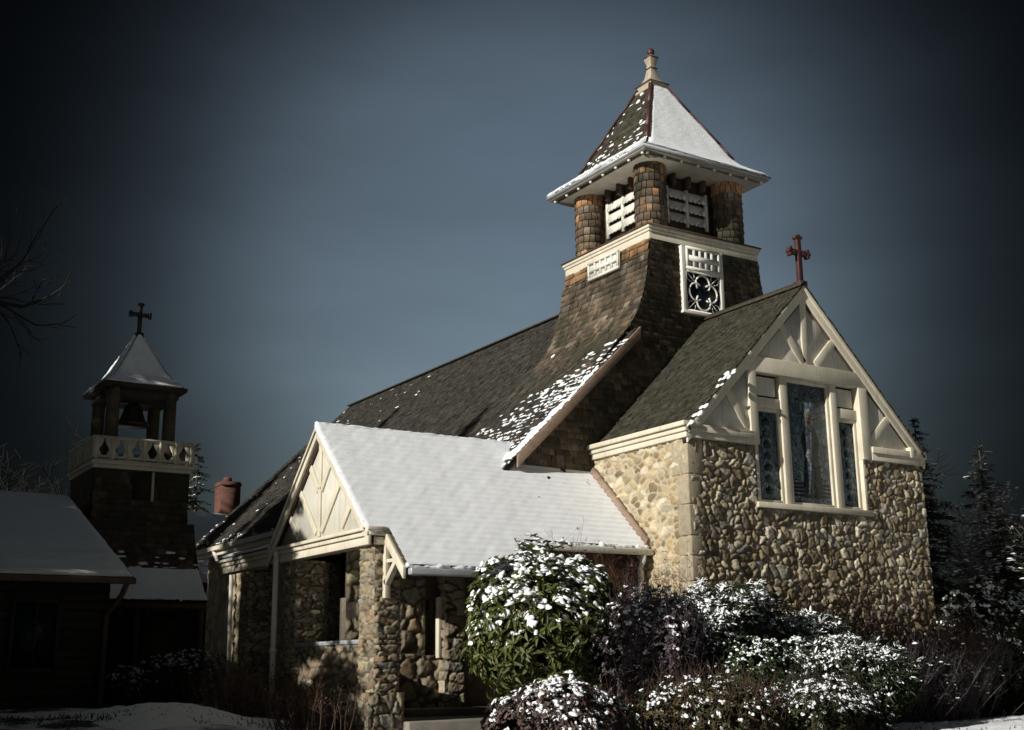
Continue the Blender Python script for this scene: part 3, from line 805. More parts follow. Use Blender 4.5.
# corbels above the louvers
mb = MB()
for k in (-.45, 0, .45):
    mb = MB(); mb.box((TC[0]+k-.04, TC[1]-1.2, 12.35), (TC[0]+k+.04, TC[1]-.98, 12.66)); mb.build('corbel', M['brown'], church)
    mb = MB(); mb.box((TC[0]-1.2, TC[1]+k-.04, 12.35), (TC[0]-.98, TC[1]+k+.04, 12.66)); mb.build('corbel', M['brown'], church)
# ---- tower roof
RP = [(1.89,12.76),(1.66,12.905),(1.46,13.06),(1.30,13.26),(1.10,13.66),(.62,14.58),(.24,15.32)]
rh = np.array([p[0] for p in RP]); rz = np.array([p[1] for p in RP])
rc = np.concatenate([[0], np.cumsum(np.hypot(np.diff(rh), np.diff(rz)))]); RS = rc[-1]
def PR(dirv, ul):
    dirv = np.array(dirv, float); ul = np.array(ul, float)
    def f(u, s):
        h = np.interp(s, rc, rh) - (min(s, 0)); z = np.interp(s, rc, rz) + min(s, 0)*.5
        return np.array((TC[0], TC[1], z))+dirv*h+ul*u
    return f
def urr(s):
    h = np.interp(s, rc, rh); return (-h, h)
mb = MB(); sm = MB()
nl = Noise(91, 2.2, 3)
def lsnow(u, s):
    return .95 if s < .3 else max(0, .85-s*.5)*(1 if nl(np.array([u, s, 0])) > -.3 else .45)+.08
P_TR = [(.045,.04,.03),(.06,.05,.036),(.035,.032,.024),(.05,.052,.03)]
shingles(mb, PR((-1,0,0), (0,-1,0)), urr, RS, .13, (.09,.18), .022, P_TR, seed=71, snow=lsnow, snowmb=sm)
for k, (d, ul) in enumerate((((0,-1,0),(1,0,0)), ((1,0,0),(0,1,0)), ((0,1,0),(-1,0,0)))): shingles(mb, PR(d, ul), urr, RS, .13, (.12,.24), .022, P_TR, seed=72+k)
mb.lathe((TC[0], TC[1], 0), [(h-.01, z-.015) for h, z in RP], square=True, tint=(.04,.035,.03))
troof = mb.build('tower_roof', M['roofshingle'], church)
snow_sheet(sm, PR((0,-1,0), (1,0,0)), lambda s: (-np.interp(s, rc, rh)+.04, np.interp(s, rc, rh)-.04), RS-.08, .05, .04, .05, seed=30, lump=.01, expo=.13, rounding=.06)
snow_sheet(sm, PR((-1,0,0), (0,-1,0)), lambda s: (-np.interp(s, rc, rh)-.01, np.interp(s, rc, rh)+.01), .36, .05, .04, .085, seed=31, lump=.012, expo=.13, rounding=.06)
sm.build('snow', M['snow'], troof, smooth=False)
for sx, sy in ((-1,-1),(1,-1),(-1,1),(1,1)):
    mb = MB(); pts = [(TC[0]+sx*(h+.01), TC[1]+sy*(h+.01), z+.03) for h, z in RP[3:]]
    for a, b in zip(pts[:-1], pts[1:]): mb.bar(a, b, .10, .05, up=(sx, sy, 1.2))
    mb.build('hip_board', M['oxblood'], troof)
mb = MB()
mb.lathe((TC[0], TC[1], 0), [(1.9, 12.70), (1.91, 12.755), (1.86, 12.76)], square=True)
mb.build('eave_fascia', M['metal'], troof)
mb = MB(); mb.lathe((TC[0], TC[1], 0), [(1.86, 12.697), (1.86, 12.66), (1.5, 12.72)], square=True)
mb.lathe((TC[0], TC[1], 0), [(1.7, 12.62), (1.7, 12.66)], square=True)
mb.build('soffit', m_plain('shaded soffit paint', (.26,.24,.19), (.34,.32,.26), 4), church)  # cream paint darkened to stand in for shadow under the eave
for k in range(8):
    t = -1.7+k*3.4/7
    for px_, py_ in ((TC[0]-1.78, TC[1]+t), (TC[0]+t, TC[1]-1.78)):
        m = MB(); m.lathe((px_, py_, 12.585), [(.012, 0), (.034, .012), (.04, .035), (.03, .07)], 8); m.build('eave_peg', M['white'], church, smooth=True)
# finial
mb = MB()
mb.lathe((TC[0], TC[1], 0), [(.33, 15.2), (.32, 15.27), (.27, 15.30), (.27, 15.40), (.29, 15.41), (.29, 15.45), (.2, 15.50), (.125, 15.66), (.09, 15.86), (.095, 15.88), (.09, 15.90), (.08, 16.0), (.12, 16.12), (.125, 16.17), (.085, 16.20), (.07, 16.26)], square=True)
fin = mb.build('finial', M['finialpaint'], troof, bevel=.004)
mb = MB(); mb.lathe((TC[0], TC[1], 16.26), [(.05, 0), (.085, .04), (.095, .1), (.08, .15), (.04, .19), (.01, .21)], 14); mb.build('ball', M['oxblood'], fin, smooth=True)
mb = MB()
for h, z in ((.298, 15.425), (.104, 15.89), (.132, 16.185)):
    mb = MB(); mb.lathe((TC[0], TC[1], z-.016), [(h, 0), (h, .032)], square=True); mb.build('moulding', M['oxblood'], fin)

# ================================================================== PORCH (part of the church)
RPX, RPY, RPZ = 8.58, 20.06, 5.88; PS = .946
def pz(y): return RPZ-PS*abs(RPY-y)
mb = MB()
def roof_slab(x0, x1, y0, t=.1):
    mb.hexa([(x0, y0, pz(y0)-t), (x1, y0, pz(y0)-t), (x1, RPY, RPZ-t), (x0, RPY, RPZ-t), (x0, y0, pz(y0)), (x1, y0, pz(y0)), (x1, RPY, RPZ), (x0, RPY, RPZ)], (.06,.045,.035))
roof_slab(8.6, 8.96, 17.86); roof_slab(8.96, 11.32, 17.22); roof_slab(11.32, 14.36, 17.80)
yb = 22.3
mb.hexa([(8.6, yb, pz(yb)-.1), (8.6, RPY, RPZ-.1), (12.9, RPY, RPZ-.1), (12.9, yb, pz(yb)-.1), (8.6, yb, pz(yb)), (8.6, RPY, RPZ), (12.9, RPY, RPZ), (12.9, yb, pz(yb))], (.06,.045,.035))
proof = mb.build('porch_roof', M['roofshingle'], church)
sm = MB(); cosp = math.sqrt(1+PS*PS)
def PPo(y0): return plane((0, y0, pz(y0)), (1,0,0), (0,1,PS))
def sheet(x0, x1, y0, seed, s_top=None):
    S = (RPY-y0)*cosp - .0
    snow_sheet(sm, PPo(y0), lambda s: (x0, x1), S, .05, .04, .065, seed=seed, lump=.011, rounding=.05)
# one blanket with a stepped lower edge
def big_sheet():
    nz = Noise(201, .8, 3); nz2 = Noise(202, 3.2, 3); nz3 = Noise(203, 13, 2)
    du = .04; ds = .035
    y00 = 17.2; S = (RPY-y00)*cosp+.05
    nu = int((14.33-8.56)/du)+1; ns = int(S/ds)+1
    U, T = np.meshgrid(np.linspace(8.56, 14.33, nu), np.linspace(0, S, ns), indexing='ij')
    Y = y00+T/cosp; Z = RPZ-PS*(RPY-Y)
    B = np.stack([U, Y, Z], -1); n = np.array((0, -PS, 1))/cosp
    ylow = np.where(U < 8.95, 17.86, np.where(U < 11.33, 17.2, 17.78))
    dl = (Y-ylow)*cosp
    # distance to the stepped rim
    dside = np.minimum(U-8.56, 14.33-U)
    dx1 = np.where(Y < 17.86, U-8.93, 9); dx2 = np.where(Y < 17.78, 11.35-U, 9)
    dd = np.minimum.reduce([dl+.0, dside, dx1, dx2])
    keep = (dd > -.02)
    rd = np.sqrt(np.clip(1-(1-np.clip(dd+.02, 0, .06)/.06)**2, 0, 1))
    Q = B.reshape(-1, 3)
    lump = (.006*nz(Q)+.0016*nz2(Q)+.0016*nz3(Q)).reshape(U.shape)
    saw = (T/.15) % 1; saw = np.clip(saw*1.25, 0, 1)
    nzf = Noise(204, 26, 2)(Q).reshape(U.shape)
    th = .062*rd + lump*rd + (.012*(1-saw)+.003*nzf)*rd
    # shingle courses show more where the snow thins toward the wall
    thin = np.clip((U-11.6)/2.4, 0, 1); th = th*(1-.45*thin) + .018*(1-saw)*thin*rd
    V = B+n*(th+.002)[..., None]
    k = keep[:-1, :-1] & keep[1:, :-1] & keep[1:, 1:] & keep[:-1, 1:]
    hz = Noise(207, 3.2, 3)(Q).reshape(U.shape); hole = (hz > 1.35-.75*np.clip((U-12.4)/1.6, 0, 1)*np.clip((Y-18.8)/1.0, 0, 1)) & (Y > 18.6) & (U > 11.5)
    k &= ~hole[:-1, :-1]
    sm.add(V.reshape(-1, 3), grid_faces(nu, ns, k))
big_sheet()
r_ = np.random.default_rng(5)
def rim(x0, x1, y0):   # soft bulging lip of snow along an eave
    x = x0
    pts = []
    while x < x1: pts.append((x, y0-.012+r_.uniform(-.02,.012), pz(y0)+.012+r_.uniform(-.025,.014))); x += .05
    sm.tube(pts, np.clip(.032+.012*np.sin(np.arange(len(pts))*.7)+r_.normal(0, .008, len(pts)), .012, .06), 8)
rim(8.57, 8.96, 17.86); rim(8.95, 11.34, 17.2); rim(11.35, 14.32, 17.79)
pts = [(8.575+r_.uniform(-.008,.008), y, pz(y)+.02+r_.uniform(-.01,.01)) for y in np.arange(17.88, 20.06, .06)]; sm.tube(pts, r_.uniform(.016, .03, len(pts)), 8)
pts = [(x, RPY-.01+r_.uniform(-.012,.012), RPZ+.045+r_.uniform(-.012,.012)) for x in np.arange(8.58, 12.98, .07)]; sm.tube(pts, r_.uniform(.035, .05, len(pts)), 8)
sm.add([(8.6, RPY, RPZ+.03), (12.9, RPY, RPZ+.03), (12.9, 22.3, pz(22.3)+.03), (8.6, 22.3, pz(22.3)+.03)], [(0,1,2,3)])
sm.build('snow', M['snow'], proof, smooth=True)
# porch gable
mb = MB(); gx = 8.72
mb.prism([(gx, 22.3, 3.86), (gx, 17.92, 3.86), (gx, RPY, 5.84)], (.06, 0, 0)); 
mb.build('porch_gable_panel', M['panelpaint'], church)['label'] = 'triangular cream panel of porch gable'
def pbrace(y0, z0, y1, z1, w=.15):
    m = MB(); m.bar((gx-.012, y0, z0), (gx-.012, y1, z1), w*.85, .045, up=(-1,0,0)); m.build('brace', M['paint'], church, bevel=.008)
pbrace(RPY, 3.9, RPY, 5.7); pbrace(19.95, 3.98, 19.15, 4.82); pbrace(20.17, 3.98, 20.95, 4.80); pbrace(19.1, 3.98, 18.65, 4.42); pbrace(20.0, 4.72, 19.6, 5.2); pbrace(20.12, 4.72, 20.5, 5.2); pbrace(21.0,3.98,21.45,4.42)
mb = MB()
for ysgn in (-1, 1):
    for off, wd, x0, th in ((-.1, .17, 8.6, .06), (-.03, .06, 8.57, .06)):
        ye = 17.84 if ysgn < 0 else 22.3
        z0 = pz(ye)+off; z1 = RPZ+off
        pts = [(x0, ye, z0-wd*.7), (x0, RPY, z1-wd*.7), (x0, RPY, z1+wd*.7*.5), (x0, ye, z0+wd*.7*.5)]
        mb.prism(pts if ysgn < 0 else pts[::-1], (th, 0, 0))
mb.build('porch_bargeboard', M['paint'], church, bevel=.006)
mb = MB()
for ysgn in (-1, 1):
    ye = 17.86 if ysgn < 0 else 22.3
    mb.hexa([(8.66, ye, pz(ye)-.27), (8.71, ye, pz(ye)-.27), (8.71, RPY, RPZ-.27), (8.66, RPY, RPZ-.27), (8.66, ye, pz(ye)-.1), (8.71, ye, pz(ye)-.1), (8.71, RPY, RPZ-.1), (8.66, RPY, RPZ-.1)])
mb.build('porch_rake_moulding', M['brown'], church)
mb = MB()   # entablature along the front and its return
mb.box((8.66, 17.86, 3.58), (8.9, 25.05, 3.72)); mb.box((8.62, 17.82, 3.72), (8.9, 25.08, 3.80)); mb.box((8.57, 17.78, 3.80), (8.9, 25.1, 3.86))
mb.box((8.9, 17.86, 3.58), (9.22, 17.95, 3.75)); mb.box((8.9, 17.82, 3.75), (9.0, 17.95, 3.86))
mb.build('porch_beam', M['paint'], church, bevel=.01)
mb = MB(); mb.box((8.9, 18.0, 3.80), (12.7, 25.0, 3.85)); mb.build('porch_ceiling', M['panelpaint'], church)
# hood rake, bracket
mb = MB()
mb.hexa([(8.9, 17.2, pz(17.2)-.19), (8.96, 17.2, pz(17.2)-.19), (8.96, 17.9, pz(17.9)-.19), (8.9, 17.9, pz(17.9)-.19), (8.9, 17.2, pz(17.2)), (8.96, 17.2, pz(17.2)), (8.96, 17.9, pz(17.9)), (8.9, 17.9, pz(17.9))])
mb.build('hood_bargeboard', M['paint'], church, bevel=.006)
mb = MB()
mb.box((8.91, 17.83, 2.72), (9.01, 17.93, 3.72)); mb.bar((8.96, 17.88, 2.95), (8.96, 17.42, 3.36), .09, .1, up=(1,0,0))
mb.box((8.93, 17.36, 3.28), (8.99, 17.88, 3.34))
mb.build('hood_bracket', M['paint'], church, bevel=.008)
mb = MB(); mb.box((8.98, 17.06, pz(17.2)-.13), (11.32, 17.19, pz(17.2)-.02)); mb.build('hood_gutter', M['metal'], church, bevel=.02)
mb = MB(); mb.hexa([(8.97, 17.22, pz(17.22)-.16), (11.3, 17.22, pz(17.22)-.16), (11.3, 18.1, pz(18.1)-.16), (8.97, 18.1, pz(18.1)-.16), (8.97, 17.22, pz(17.22)-.102), (11.3, 17.22, pz(17.22)-.102), (11.3, 18.1, pz(18.1)-.102), (8.97, 18.1, pz(18.1)-.102)]); 
mb.hexa([(11.26, 17.2, pz(17.2)-.2), (11.32, 17.2, pz(17.2)-.2), (11.32, 17.9, pz(17.9)-.2), (11.26, 17.9, pz(17.9)-.2), (11.26, 17.2, pz(17.2)-.1), (11.32, 17.2, pz(17.2)-.1), (11.32, 17.9, pz(17.9)-.1), (11.26, 17.9, pz(17.9)-.1)])
mb.build('hood_soffit', M['brown'], church)
mb = MB(); mb.box((11.33, 17.66, 3.60), (14.34, 17.78, 3.71)); mb.build('porch_gutter', M['white'], church, bevel=.02)
mb = MB(); mb.tube([(14.14, 17.72, 3.62), (14.14, 17.74, 3.5), (14.2, 17.9, 3.38), (14.2, 17.9, .6)], .055, 10); mb.build('downspout', M['white'], church, smooth=True)
# side room wall under the lower eave
mb = MB(); mb.box((11.5, 18.22, .3), (14.37, 18.3, 3.95), (.06,.04,.03))
PSW = plane((0, 18.2, .5), (1,0,0), (0,0,1)); shingles(mb, PSW, lambda s: (11.5, 14.37), 3.3, .16, (.1,.2), .022, [(.10,.052,.034),(.13,.07,.045),(.08,.045,.03)], seed=85)
mb.build('side_room_wall', M['roofshingle'], church)
mb = MB(); mb.hexa([(14.22, 17.8, pz(17.8)+.02), (14.36, 17.8, pz(17.8)+.02), (14.36, 20.0, pz(20.)+.02), (14.22, 20., pz(20.)+.02), (14.30, 17.8, pz(17.8)+.16), (14.36, 17.8, pz(17.8)+.2), (14.36, 20., pz(20.)+.2), (14.30, 20., pz(20.)+.16)])
mb.build('flashing', M['vergebrown'], church)
# piers
def pier(*a, seed, **kw):
    m = MB(); stone_pier(m, *a, P_PIER, seed=seed, **kw); return m.build('pier', M['stone'], church, smooth=True)
pier(8.78, 17.95, 9.24, 18.5, .2, 3.58, seed=110)
m = MB(); stone_pier(m, 8.68, 17.9, 9.3, 18.9, .2, 1.25, P_PIER, seed=150, cell=.18, aspect=1.3); m.build('pier_base', M['stone'], church, smooth=True)
pier(8.78, 21.2, 9.35, 21.75, .2, 3.58, seed=120)
pier(8.78, 23.6, 9.3, 24.1, .2, 3.58, seed=130)
pier(10.45, 22.75, 10.95, 23.5, .2, 3.8, seed=140)
pier(11.2, 19.95, 11.64, 20.4, .2, 3.3, seed=160, cell=.2)
pier(12.1, 18.6, 12.45, 19.1, .2, 3.3, seed=170, cell=.2)
mb = MB(); stone_panel(mb, (8.86, 21.2, .3), (0,-1,0), (0,0,1), 2.75, 1.72, cell=.2, relief=.06, res=.03, pal=P_PIER, seed=180)
mb.box((8.88, 18.4, .3), (9.1, 21.25, 2.0), (.15,.13,.1)); mb.build('porch_parapet', M['stone'], church, smooth=True)
mb = MB(); mb.box((8.80, 18.45, 2.02), (9.14, 21.2, 2.09)); mb.build('parapet_coping', M['metal'], church, bevel=.01)
mb = MB(); stone_panel(mb, (9.3, 20.15, .3), (1,0,0), (0,0,1), 3.4, 1.55, cell=.24, relief=.06, res=.035, pal=P_PIER, seed=190)
stone_panel(mb, (9.3, 20.15, 1.85), (1,0,0), (0,0,1), 1.6, 1.9, cell=.24, relief=.05, res=.035, pal=P_PIER, seed=191)
mb.box((9.3, 20.2, .3), (12.7, 20.4, 1.84), (.15,.13,.1)); mb.box((9.3, 20.2, 1.84), (10.86, 20.4, 3.8), (.15,.13,.1)); mb.box((9.3, 20.16, 2.86), (11.7, 20.4, 3.8), (.1,.085,.06))
mb.build('inner_wall', M['stone'], church, smooth=True)
mb = MB(); mb.box((11.10, 20.0, 1.8), (11.17, 20.12, 2.9)); mb.build('inner_frame', M['paint'], church, bevel=.006)
mb = MB(); mb.box((11.66, 20.1, .8), (12.7, 20.14, 3.8), (.1,.1,.1)); mb.build('inner_door', M['vergebrown'], church)
mb = MB(); mb.box((8.9, 18.1, .2), (12.7, 24.5, .74)); mb.box((9.3, 17.7, .2), (11.9, 19.9, .80)); mb.box((9.3, 19.4, .80), (11.9, 20.1, .93)); mb.build('porch_floor', m_plain('porch stone', (.16,.15,.13), (.24,.22,.19), 3, .9, .3), church, bevel=.02)
mb = MB(); mb.tube([(8.58, 21.72, 3.78), (8.58, 21.72, .6)], .055, 12); mb.tube([(8.58, 21.72, 2.0), (8.58, 21.72, 1.92)], .07, 12); mb.build('downspout', M['white'], church, smooth=True)
# lean-to roof beside the porch
mb = MB()
mb.hexa([(8.62, 22.2, 3.86), (12.75, 22.2, 4.7), (12.75, 25.1, 4.7), (8.62, 25.1, 3.86), (8.62, 22.2, 3.90), (12.75, 22.2, 4.75), (12.75, 25.1, 4.75), (8.62, 25.1, 3.90)], (.05,.045,.04))
lean = mb.build('lean_to_roof', M['roofshingle'], church)
mb = MB(); snow_sheet(mb, plane((8.62, 0, 3.9), (0,-1,0), (4.13,0,.85)), lambda s: (-25.1, -22.2), 4.2, .08, .08, .06, seed=66); mb.build('snow', M['snow'], lean, smooth=True)

# ================================================================== BELL TOWER
bt = empty('bell_tower', (8.08, 30.42, .9), 'small dark bell tower with open belfry, white railing and snowy pyramid roof', 'bell tower')
BX, BY = 8.08, 30.42
mb = MB(); hb = 1.14
for (o, u, w) in (((BX-hb, BY-hb, 2.9), (1,0,0), 2*hb), ((BX-hb, BY+hb, 2.9), (0,-1,0), 2*hb), ((BX+hb, BY-hb, 2.9), (0,1,0), 2*hb), ((BX+hb, BY+hb, 2.9), (-1,0,0), 2*hb)):
    shingles(mb, plane(o, u, (0,0,1)), lambda s, w=w: (0, w), 3.5, .16, (.12,.24), .024, P_DARK, seed=int(o[0]*7+o[1]), keep=(lambda u_, s: not (.95 < u_ < 1.45 and 2.7 < s < 3.4)) if u == (1,0,0) else None)
mb.box((BX-hb+.02, BY-hb+.02, .8), (BX+hb-.02, BY+hb-.02, 6.4), (.03,.025,.02))
body = mb.build('shaft', M['shingle'], bt)
mb = MB(); mb.box((BX-.22, BY-hb-.03, 5.62), (BX+.22, BY-hb+.01, 6.28), (.01,.01,.01)); op = mb.build('opening', M['darkwood'], bt)
mb = MB(); mb.box((BX+.22, BY-hb-.06, 5.6), (BX+.28, BY-hb+.01, 6.3)); mb.build('opening_trim', M['paint'], bt)
mb = MB()
def bring(h, z0, z1): mb.box((BX-h, BY-h, z0), (BX+h, BY+h, z1))
bring(1.19, 6.33, 6.42); bring(1.24, 6.42, 6.50); bring(1.17, 6.50, 6.55)
mb.build('balcony', M['paint'], bt, bevel=.01)
for (sx, sy) in ((1,0),(-1,0),(0,1),(0,-1)):
    mb = MB(); h = 1.18
    def at(a, z): return (BX+sx*h+(0 if sx else a), BY+sy*h+(0 if sy else a), z)
    mb.bar(at(-h-.03, 7.06), at(h+.03, 7.06), .1, .07); mb.bar(at(-h, 6.60), at(h, 6.60), .06, .06)
    npan = 6
    posts = np.linspace(-h+.03, h-.03, npan+1)
    for k, a in enumerate(posts): mb.bar(at(a, 6.55), at(a, 7.06), .09, .09, up=(1,.3,0))
    for a, b in zip(posts[:-1], posts[1:]):
        # vase shaped board between two posts: cut-out reads as flames
        for c0 in ((a+b)/2,):
            pr = [(-.5,0),(.5,0),(.5,.12),(.22,.2),(.13,.42),(.2,.62),(.42,.78),(.5,.85),(.5,1),(-.5,1),(-.5,.85),(-.42,.78),(-.2,.62),(-.13,.42),(-.22,.2),(-.5,.12)]
            wd = (b-a)*.98
            left = [(x, zq) for x, zq in pr]
            # two side boards that leave a flame shaped gap
            for sg in (-1, 1):
                gp_ = [(.5,0),(.14,0),(.18,.1),(.30,.26),(.29,.42),(.17,.58),(.05,.84),(.05,1),(.5,1)]
                pts = [np.array(at(c0+sg*x*wd, 6.63+zq*.40)) for x, zq in gp_]
                nrm = np.array((sx, sy, 0.))*.03
                mb.prism(pts, nrm)
    mb.build('railing', M['paint'], bt)
for sx, sy in ((-1,-1),(1,-1),(-1,1),(1,1)):
    mb = MB(); mb.lathe((BX+sx*.7, BY+sy*.7, 0), [(.19, 6.54), (.19, 6.62), (.165, 6.65), (.155, 8.2), (.19, 8.26), (.19, 8.42)], 14, (.12,.09,.06)); mb.build('post', M['shingle'], bt, smooth=True)
BP = [(1.03,8.50),(.88,8.61),(.72,8.77),(.60,8.95),(.3,9.52),(.04,10.02)]
bh = np.array([p[0] for p in BP]); bz = np.array([p[1] for p in BP]); bc = np.concatenate([[0], np.cumsum(np.hypot(np.diff(bh), np.diff(bz)))])
mb = MB(); mb.lathe((BX, BY, 0), [(1.02, 8.4), (1.03, 8.47)]+[(h, z) for h, z in BP], square=True, tint=(.05,.045,.035))
mb.box((BX-.86, BY-.86, 8.22), (BX+.86, BY+.86, 8.4), (.06,.05,.04))
br = mb.build('roof', M['roofshingle'], bt)
mb = MB()
for k, (d, ul) in enumerate((((0,-1,0),(1,0,0)), ((1,0,0),(0,1,0)), ((0,1,0),(-1,0,0)), ((-1,0,0),(0,-1,0)))):
    dv = np.array(d, float); uv = np.array(ul, float)
    def PB(u, s, dv=dv, uv=uv): return np.array((BX, BY, np.interp(s, bc, bz)+min(s,0)*.6))+dv*(np.interp(s, bc, bh)-min(s,0))+uv*u
    snow_sheet(mb, PB, lambda s: (-max(.02, np.interp(s, bc, bh)-.02), max(.02, np.interp(s, bc, bh)-.02)), bc[-1]-.05, .05, .05, .045, seed=300+k, lump=.008, rounding=.05)
mb.build('snow', M['snow'], br)
mb = MB(); mb.box((BX-.05, BY-.04, 9.98), (BX+.05, BY+.04, 10.82)); mb.box((BX-.25, BY-.045, 10.48), (BX-.051, BY+.045, 10.59)); mb.box((BX+.051, BY-.045, 10.48), (BX+.25, BY+.045, 10.59))
for dx, dz in ((-.25,10.535),(.25,10.535)): mb.box((BX+dx-.035, BY-.05, dz-.085), (BX+dx+.035, BY+.05, dz+.085))
mb.box((BX-.085, BY-.05, 10.78), (BX+.085, BY+.05, 10.85)); mb.box((BX-.1, BY-.1, 9.9), (BX+.1, BY+.1, 10.05))
mb.build('cross', M['iron'], bt, bevel=.006)
# snowy skirt roof over the entrance
mb = MB()
sk = [(27.95,3.2),(28.35,3.55),(28.75,4.0),(29.05,4.5),(29.27,5.1)]
sy_ = np.array([p[0] for p in sk]); sz_ = np.array([p[1] for p in sk]); sc_ = np.concatenate([[0], np.cumsum(np.hypot(np.diff(sy_), np.diff(sz_)))])
def PK(u, s): return np.array((u, np.interp(s, sc_, sy_)+min(s,0)*.7, np.interp(s, sc_, sz_)+min(s,0)*.7))
sm = MB()
shingles(mb, PK, lambda s: (6.8, 9.4), sc_[-1], .15, (.12,.24), .024, P_DARK, seed=88, snow=lambda u, s: 1.45-s*.75, snowmb=sm)
A = [(6.8, y, z-.02) for y, z in sk]; B = [(9.4, y, z-.02) for y, z in sk]
mb.add(A+B, [(i, 5+i, 6+i, i+1) for i in range(4)], (.03,.025,.02)); mb.add(B+[(9.4, 29.28, 3.15)], [(0,5,4,3,2,1)], (.04,.03,.025))
skr = mb.build('skirt_roof', M['shingle'], bt)
snow_sheet(sm, PK, lambda s: (6.82, 9.4), 1.05, .06, .05, .055, seed=67)
sm.build('snow', M['snow'], skr)
mb = MB(); mb.box((6.8, 28.0, 3.0), (9.4, 28.12, 3.17)); mb.build('entrance_beam', M['brown'], bt)
for x in (7.75, 9.22):
    mb = MB(); mb.box((x, 28.0, .9), (x+.12, 28.12, 3.0)); mb.build('entrance_post', M['darkwood'] if x < 8 else M['brown'], bt)
mb = MB(); mb.box((8.0, 29.2, .9), (8.9, 29.27, 2.9)); dr = mb.build('door', M['darkwood'], bt)
mb = MB()
for x in np.arange(8.35, 9.2, .16): mb.box((x, 28.02, .95), (x+.05, 28.06, 1.7))
mb.box((8.3, 28.0, 1.55), (9.2, 28.02, 1.62)); mb.build('picket_rail', M['vergebrown'], bt)
bell = MB(); bell.lathe((BX-.02, BY, 7.62), [(.42, 0), (.40, .05), (.31, .16), (.25, .34), (.22, .48), (.14, .56), (.05, .6)], 24)
bell.tube([(BX-.02, BY, 8.2), (BX-.02, BY, 8.25)], .07, 8); bell.box((BX-.5, BY-.05, 8.19), (BX+.5, BY+.05, 8.3))
bo = bell.build('bell', M['bronze'], None, smooth=True); tag(bo, 'dark bronze bell hanging between the posts of the small bell tower', 'bell')

# ================================================================== LOW HOUSE
lh = empty('low_house', (0., 25.5, .9), 'low dark house with a broad snow covered roof and white downspout', 'house')
EZ, RZ, EY, RY, RX = 3.4, 5.66, 24.0, 29.93, 6.59
mb = MB()
mb.hexa([(-9, EY, EZ-.12), (RX, EY, EZ-.12), (RX, RY, RZ-.12), (-9, RY, RZ-.12), (-9, EY, EZ), (RX, EY, EZ), (RX, RY, RZ), (-9, RY, RZ)], (.04,.035,.03))
mb.hexa([(-9, RY, RZ-.12), (RX, RY, RZ-.12), (RX, RY+5.9, EZ-.12), (-9, RY+5.9, EZ-.12), (-9, RY, RZ), (RX, RY, RZ), (RX, RY+5.9, EZ), (-9, RY+5.9, EZ)], (.04,.035,.03))
lr = mb.build('roof', M['roofshingle'], lh)
mb = MB(); ll = math.hypot(RY-EY, RZ-EZ)
snow_sheet(mb, plane((0, EY, EZ), (1,0,0), (0, RY-EY, RZ-EZ)), lambda s: (-9, RX-.02), ll, .12, .08, .07, seed=68, lump=.015)
mb.build('snow', M['snow'], lr, smooth=True)
mb = MB()
for k in range(14):
    z = .8+k*.18; mb.hexa([(-8.5, 24.5, z), (6.28, 24.5, z), (6.28, 24.6, z), (-8.5, 24.6, z), (-8.5, 24.53, z+.178), (6.28, 24.53, z+.178), (6.28, 24.6, z+.178), (-8.5, 24.6, z+.178)])
mb.box((6.2, 24.62, .8), (6.3, 35, 3.3)); mb.prism([(6.2, 35.2, 3.3), (6.2, 24.62, 3.3), (6.2, 24.62, 3.55), (6.2, RY, 5.5)], (.1, 0, 0)); mb.box((-8.5, 24.62, .5), (6.2, 24.8, 3.4))
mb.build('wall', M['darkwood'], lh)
mb = MB(); mb.box((-9, EY-.09, EZ-.14), (RX+.02, EY-.005, EZ-.02)); mb.build('gutter', M['brown'], lh, bevel=.015)
mb = MB(); mb.tube([(6.45, EY-.03, EZ-.12), (6.4, EY+.1, EZ-.35), (6.22, 24.42, EZ-.7), (6.2, 24.42, .9)], .055, 10); mb.build('downspout', M['brown'], lh, smooth=True)
for (x0, x1) in ((4.55, 5.3), (3.2, 4.2)):
    mb = MB(); mb.box((x0, 24.46, 1.7), (x1, 24.5, 2.9), (.012,.018,.025)); wn = mb.build('window', M['glass'], lh)
    mb = MB(); 
    for q in ((x0-.07, 1.63, x0, 2.97), (x1, 1.63, x1+.07, 2.97), (x0, 1.63, x1, 1.7), (x0, 2.9, x1, 2.97), ((x0+x1)/2-.02, 1.7, (x0+x1)/2+.02, 2.9)): mb.box((q[0], 24.42, q[1]), (q[2], 24.5, q[3]))
    mb.build('frame', M['darkwood'], wn)

# ================================================================== REAR BUILDING
rb = empty('rear_building', (14.3, 43., .5), 'far building behind the bell tower with blue snowy roof and brick chimney', 'building')
mb = MB()
mb.hexa([(11.5, 40.3, 4.4), (17.5, 40.3, 4.4), (17.5, 42.6, 7.0), (11.5, 42.6, 7.0), (11.5, 40.3, 4.5), (17.5, 40.3, 4.5), (17.5, 42.6, 7.12), (11.5, 42.6, 7.12)], (.05,.045,.04))
mb.hexa([(11.5, 42.6, 7.0), (17.5, 42.6, 7.0), (17.5, 45, 4.4), (11.5, 45, 4.4), (11.5, 42.6, 7.12), (17.5, 42.6, 7.12), (17.5, 45, 4.5), (11.5, 45, 4.5)], (.05,.045,.04))
rr_ = mb.build('roof', M['roofshingle'], rb)
mb = MB(); snow_sheet(mb, plane((0, 40.3, 4.5), (1,0,0), (0, 2.3, 2.62)), lambda s: (11.5, 17.5), 3.48, .12, .1, .06, seed=69); mb.build('snow', M['snow'], rr_, smooth=True)
mb = MB(); mb.box((12, 40.8, .2), (17.2, 44.5, 4.5)); mb.build('wall', M['darkwood'], rb)
